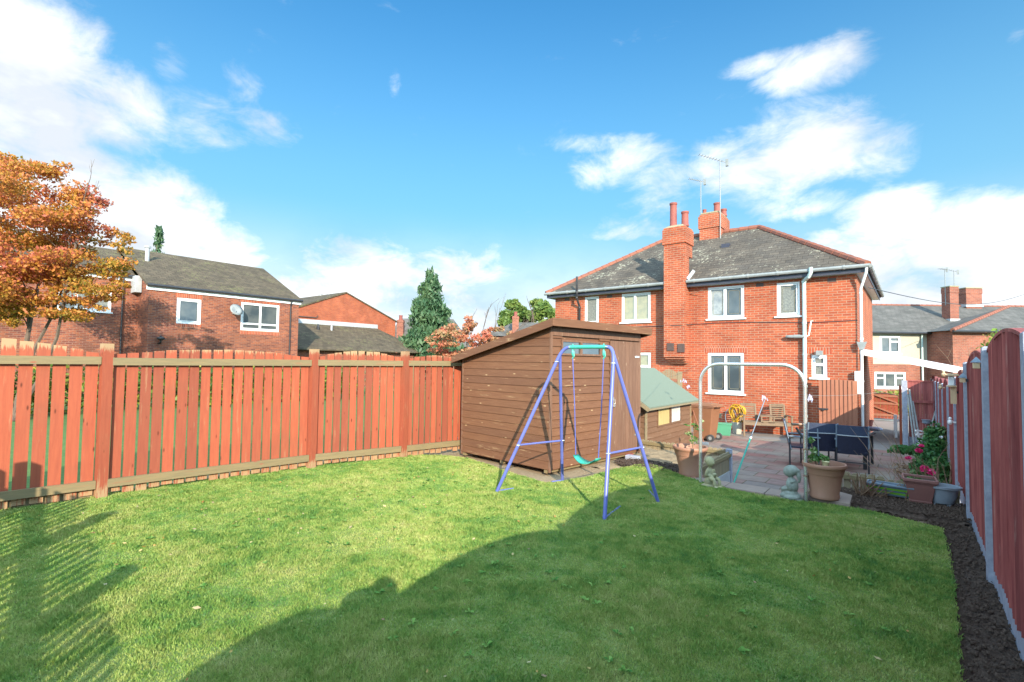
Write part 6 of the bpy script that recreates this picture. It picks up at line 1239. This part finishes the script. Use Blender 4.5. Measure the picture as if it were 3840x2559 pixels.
# local +x is the way the child faces
kneel = [((0, 0, .10), (.23, .28, .13), (0, 0, 0)), ((.03, 0, .20), (.18, .22, .12), (0, 0, 0)), ((.13, .11, .13), (.16, .10, .09), (0, 0, .3)), ((.13, -.11, .13), (.16, .10, .09), (0, 0, -.3)), ((-.02, 0, .42), (.145, .19, .22), (0, .1, 0)), ((0, 0, .56), (.12, .20, .08), (0, 0, 0)),
         ((.05, .20, .44), (.06, .06, .15), (0, .3, 0)), ((.05, -.20, .44), (.06, .06, .15), (0, .3, 0)), ((.16, .12, .32), (.13, .05, .05), (0, .2, -.5)), ((.16, -.12, .32), (.13, .05, .05), (0, .2, .5)), ((.02, 0, .66), (.06, .06, .08), (0, 0, 0)), ((.05, 0, .83), (.155, .135, .16), (0, .2, 0)),
         ((.0, 0, .87), (.17, .15, .15), (0, 0, 0)), ((.19, 0, .80), (.03, .025, .03), (0, 0, 0)), ((-.15, 0, .88), (.07, .07, .06), (0, 0, 0)), ((-.19, 0, .74), (.06, .07, .15), (0, .15, 0)), ((-.20, 0, .60), (.035, .04, .08), (0, 0, 0)), ((.20, 0, .24), (.08, .1, .06), (0, 0, 0)), ((.04, .14, .84), (.03, .02, .045), (0, 0, 0)), ((.04, -.14, .84), (.03, .02, .045), (0, 0, 0))]
kneel = [(p, (r[0]*1.12, r[1]*1.15, r[2]*1.05), q) for p, r, q in kneel]
mb = MB(); st(mb, c, kneel, .41, R(YAW+180-35)); mb.box((c.x-.11, c.y-.10, -.01), (c.x+.11, c.y+.10, .02)); tag(mb.build('garden_statue', M['stone'], remesh=.006), 'grey stone statue of a seated girl with ponytail by the right arch post', 'statue')
c = at_z(2662, 1822); sit = [((.0, 0, .16), (.17, .18, .17), (0, 0, 0)), ((-.02, 0, .42), (.12, .16, .19), (0, .05, 0)), ((.02, .15, .44), (.055, .055, .14), (.2, .3, 0)), ((.02, -.15, .44), (.055, .055, .14), (-.2, .3, 0)), ((.14, .08, .36), (.12, .05, .05), (0, .1, -.5)), ((.14, -.08, .36), (.12, .05, .05), (0, .1, .5)),
       ((.19, .09, .27), (.17, .075, .075), (0, .1, .1)), ((.19, -.09, .27), (.17, .075, .075), (0, .1, -.1)), ((.33, .10, .14), (.06, .06, .14), (0, 0, 0)), ((.33, -.10, .14), (.06, .06, .14), (0, 0, 0)), ((.37, .10, .03), (.09, .055, .04), (0, 0, 0)), ((.37, -.10, .03), (.09, .055, .04), (0, 0, 0)), ((.0, 0, .62), (.055, .055, .07), (0, 0, 0)), ((.02, 0, .80), (.15, .14, .16), (0, 0, 0)), ((-.02, 0, .84), (.165, .155, .14), (0, 0, 0)), ((.165, 0, .78), (.03, .025, .03), (0, 0, 0)), ((.22, 0, .42), (.07, .08, .06), (0, 0, 0))]
mb = MB(); st(mb, c, sit, .40, R(-30)); mb.box((c.x-.09, c.y-.09, -.01), (c.x+.15, c.y+.09, .02)); tag(mb.build('garden_statue', M['stone_y'], remesh=.006), 'yellowed stone statue of a sitting child by the left arch post', 'statue')
# ================================================================ hedge and trellis beyond the picket fence
hm2 = leafm('ivy_leaf', [(.03, .08, .02), (.08, .16, .03), (.18, .22, .04), (.38, .30, .04)], .25, .5, 1.5)
e = empty('hedge', (-20, 2, -.12), 'ragged ivy hedge with yellow leaves seen through the picket fence gaps', 'hedge'); npw('foliage', scatter([((-20.2+random.uniform(-.3, .3), y*.8-7, .55+random.uniform(-.1, .15)), (.5, .7, .85)) for y in range(26)], 15000, .075), hm2, e)
mb = MB(); e = empty('trellis_fence', (-21, 17, -.12), 'diagonal trellis fence behind the neighbouring lawn', 'fence')
for i in range(40):
    y = 9.5+i*.32; mb.beam((-21.2, y, -.1), (-21.2, y+1.2, 1.35), .02, .045, (1, 0, 0)); mb.beam((-21.17, y+1.2, -.1), (-21.17, y, 1.35), .02, .045, (1, 0, 0))
mb.build('lattice', M['rail_wood'], e)
for i in range(9): MB().box((-21.25, 9.4+i*1.7, -.12), (-21.13, 9.5+i*1.7, 1.5)).build('post', M['rail_wood'], e)
# ================================================================ trees
def pxblobs(lst, d_, sub=5, seed=1, dj=.8, k=.48):
    r_ = random.Random(seed); o = []
    for (x, y, rx, ry) in lst:
        s_ = d_/F
        for i in range(sub):
            a = r_.uniform(0, 2*PI); q = r_.random()**.5*.75; c = at_d(x + rx*q*math.cos(a), y + ry*q*math.sin(a), d_ + r_.uniform(-1, 1)*rx*s_*dj); f = r_.uniform(.8, 1.2)*k
            o.append((tuple(c), (rx*s_*f, rx*s_*f, ry*s_*f*.9)))
    return o
def tree(name, label, base, lst, d_, n, size, m, trunks, seed=1, sub=5, asp=.6, up=0, cat='tree', k=.48, jit=.35, shell=.45):
    e = empty(name, tuple(base), label, cat); npw('crown', scatter(pxblobs(lst, d_, sub, seed, k=k), n, size, asp, shell, up, jit), m, e)
    mb = MB(); base = Vector(base)
    for (tx, ty, r0, dep) in trunks: tp = at_d(tx, ty, d_); branches(base, tp, 1, r0, .45, seed+int(tx), mb, dep)
    mb.build('trunk', M['bark'], e); return e
am = leafm('autumn_leaf', [(.12, .13, .025), (.30, .20, .03), (.50, .24, .04), (.51, .18, .05), (.47, .13, .08), (.46, .12, .11)], .35, .5, .55)
b0 = at_d(62, 1330, 13.5); b0.z = -.12
CR = [(40, 690, 250, 110), (-180, 760, 250, 170), (220, 760, 150, 90), (330, 860, 130, 90), (120, 860, 260, 120), (430, 900, 70, 45), (400, 990, 110, 60), (200, 1010, 200, 90), (-120, 1000, 220, 200), (300, 1100, 150, 55), (40, 1060, 150, 80), (120, 1150, 130, 60), (455, 1010, 55, 30), (250, 930, 190, 80), (360, 1140, 80, 35), (20, 1200, 90, 60), (470, 930, 45, 30), (440, 1070, 60, 30), (250, 1180, 120, 40), (180, 640, 110, 45), (-20, 620, 140, 50), (330, 770, 90, 45), (150, 1010, 160, 60), (60, 1120, 160, 50), (430, 1110, 60, 30), (-60, 1120, 160, 90)]
tree('autumn_tree', 'orange and yellow autumn tree overhanging the brown brick house', b0, CR, 13.5, 68000, .038, am, [(40, 1000, .11, 3), (120, 900, .09, 3), (220, 960, .07, 3), (-80, 950, .09, 3), (260, 860, .06, 3)], 3, 9, .6, k=.36)
cm = leafm('conifer_leaf', [(.025, .07, .035), (.05, .115, .055), (.08, .15, .07), (.12, .19, .09)], .2, .5, .7)
def conifer(name, label, cx, top, bot, wpx, d_, n, size, m, bend_=0):
    bs = at_d(cx, bot, d_); bs.z = -.12 if d_ < 50 else -.5; e = empty(name, tuple(bs), label, 'conifer'); tp = at_d(cx, top, d_); Hh = tp.z - bs.z; W_ = wpx/2*d_/F; r_ = random.Random(int(cx)); bl = []
    for i in range(150):
        f = r_.random()**.8; zc_ = bs.z + .5 + f*(Hh-.7); prof = (1-f)**.55 if f > .35 else .95; rad = W_*prof*(.8+.2*math.sin(i*1.7)); a = r_.uniform(0, 2*PI); q = rad*.72
        bl.append(((bs.x+q*math.cos(a), bs.y+q*math.sin(a), zc_), (rad*.34+.08, rad*.34+.08, .30+.12*rad)))
    for s2 in range(3): bl.append(((tp.x+.25*(s2-1), tp.y, tp.z-.5+.12*(s2 % 2)), (.10, .10, .55)))
    V = scatter(bl, n, size, .33, .5, 1.6); npw('crown', V, m, e); MB().tube([bs, bs.lerp(tp, .9)], [.18, .03], 8).build('trunk', M['bark'], e)
conifer('conifer_tree', 'tall dark green conifer standing between the gabled house and the shed', 1612, 1010, 1330, 250, 38, 19000, .20, cm)
conifer('conifer_tree', 'small distant conifer tip above the left slate roof', 590, 848, 1100, 150, 46, 4000, .26, cm)
pm = leafm('pink_leaf', [(.16, .17, .06), (.42, .26, .14), (.55, .20, .12), (.60, .14, .10)], .35, .5, .8)
b0 = at_d(1735, 1335, 29); b0.z = -.12
tree('red_leaved_tree', 'small tree with salmon pink leaves in front of the tall conifer', b0, [(1700, 1265, 80, 50), (1745, 1215, 50, 40), (1640, 1275, 50, 35), (1790, 1250, 60, 45), (1840, 1290, 90, 35), (1720, 1310, 120, 35), (1870, 1255, 60, 35)], 29, 5200, .080, pm, [(1750, 1190, .05, 3), (1800, 1180, .05, 3), (1830, 1190, .04, 3), (1690, 1250, .05, 2), (1880, 1210, .04, 3)], 5, 7, k=.34)
gm = leafm('broad_leaf', [(.05, .10, .03), (.10, .17, .04), (.18, .25, .06), (.26, .30, .10)], .3, .5, .35)
b0 = at_d(1980, 1300, 60); b0.z = -1
tree('broadleaf_tree', 'round green broadleaf trees beyond the roofs left of the orange house', b0, [(1920, 1165, 50, 40), (2000, 1160, 60, 38), (2060, 1170, 50, 40), (1900, 1200, 40, 30), (1980, 1210, 90, 40), (2080, 1210, 50, 40)], 60, 9000, .24, gm, [(1980, 1180, .2, 2)], 6, 5)
# ================================================================ photographer behind the camera (casts the head and elbow shadow on the lawn)
ps = empty('person', (.10, -.50, 0), 'person standing on the lawn taking the photograph, dark jacket, arms raised', 'person'); ps.scale = (1, 1, .955)
def skin(name, pts, edges, m, parent, sub=2):
    me = bpy.data.meshes.new(name); me.from_pydata([p[:3] for p in pts], edges, []); o = bpy.data.objects.new(name, me); col.objects.link(o); o.parent = parent; me.materials.append(m)
    md = o.modifiers.new('skin', 'SKIN'); 
    if not me.skin_vertices: 
        pass
    for i, p in enumerate(pts): me.skin_vertices[0].data[i].radius = (p[3], p[4] if len(p) > 4 else p[3])
    me.skin_vertices[0].data[0].use_root = True; s_ = o.modifiers.new('s', 'SUBSURF'); s_.levels = sub; s_.render_levels = sub; md.use_smooth_shade = True; return o
bm_ = [(0, 0, .95, .15, .11), (0, 0, 1.15, .14, .10), (0, 0, 1.38, .17, .11), (0, .0, 1.50, .065), (0, .01, 1.57, .06), (0, .01, 1.66, .085, .10), (0, .01, 1.76, .06, .07),
      (-.18, 0, 1.52, .10), (-.31, -.05, 1.60, .075), (-.16, .22, 1.60, .04), (-.10, .30, 1.50, .03), (.18, 0, 1.42, .055), (.32, .02, 1.20, .05), (.10, .24, 1.42, .036), (.08, .30, 1.46, .03),
      (-.10, 0, .86, .09), (-.12, .01, .48, .06), (-.12, -.02, .10, .045), (-.12, .10, .04, .04), (.10, 0, .86, .09), (.12, .01, .48, .06), (.12, -.02, .10, .045), (.12, .10, .04, .04)]
skin('body', bm_, [(0, 1), (1, 2), (2, 3), (3, 4), (4, 5), (5, 6), (2, 7), (7, 8), (8, 9), (9, 10), (2, 11), (11, 12), (12, 13), (13, 14), (0, 15), (15, 16), (16, 17), (17, 18), (0, 19), (19, 20), (20, 21), (21, 22)], M['cloth_d'], ps)
for hx_, sg in ((-.10, -1), (.08, 1)):
    P_ = [(hx_, .31, 1.47, .03, .016), (hx_, .37, 1.50, .034, .015)]; E_ = [(0, 1)]
    for k in range(4):
        x = hx_ - .027 + .018*k; l = (.026, .030, .028, .022)[k]; b0_ = len(P_); P_ += [(x, .385, 1.51, .009), (x, .385+l, 1.52, .0085), (x-.2*x, .39+l*1.5, 1.50, .0075)]; E_ += [(1, b0_), (b0_, b0_+1), (b0_+1, b0_+2)]
    b0_ = len(P_); P_ += [(hx_-sg*.035, .33, 1.475, .011), (hx_-sg*.05, .36, 1.485, .009)]; E_ += [(0, b0_), (b0_, b0_+1)]; skin('hand', P_, E_, M['skin'], ps, 1)
mb = MB(); mb.local = True; mb.ell((0, .0, 1.70), (.095, .11, .11)); mb.build('hair', M['stem'], ps, smooth=True)
mb = MB(); mb.local = True; mb.ell((0, .035, 1.665), (.075, .09, .11)); mb.ell((0, .13, 1.655), (.014, .02, .025)); mb.ell((-.078, .02, 1.66), (.012, .02, .03)); mb.ell((.078, .02, 1.66), (.012, .02, .03)); mb.build('face', M['skin'], ps, smooth=True)
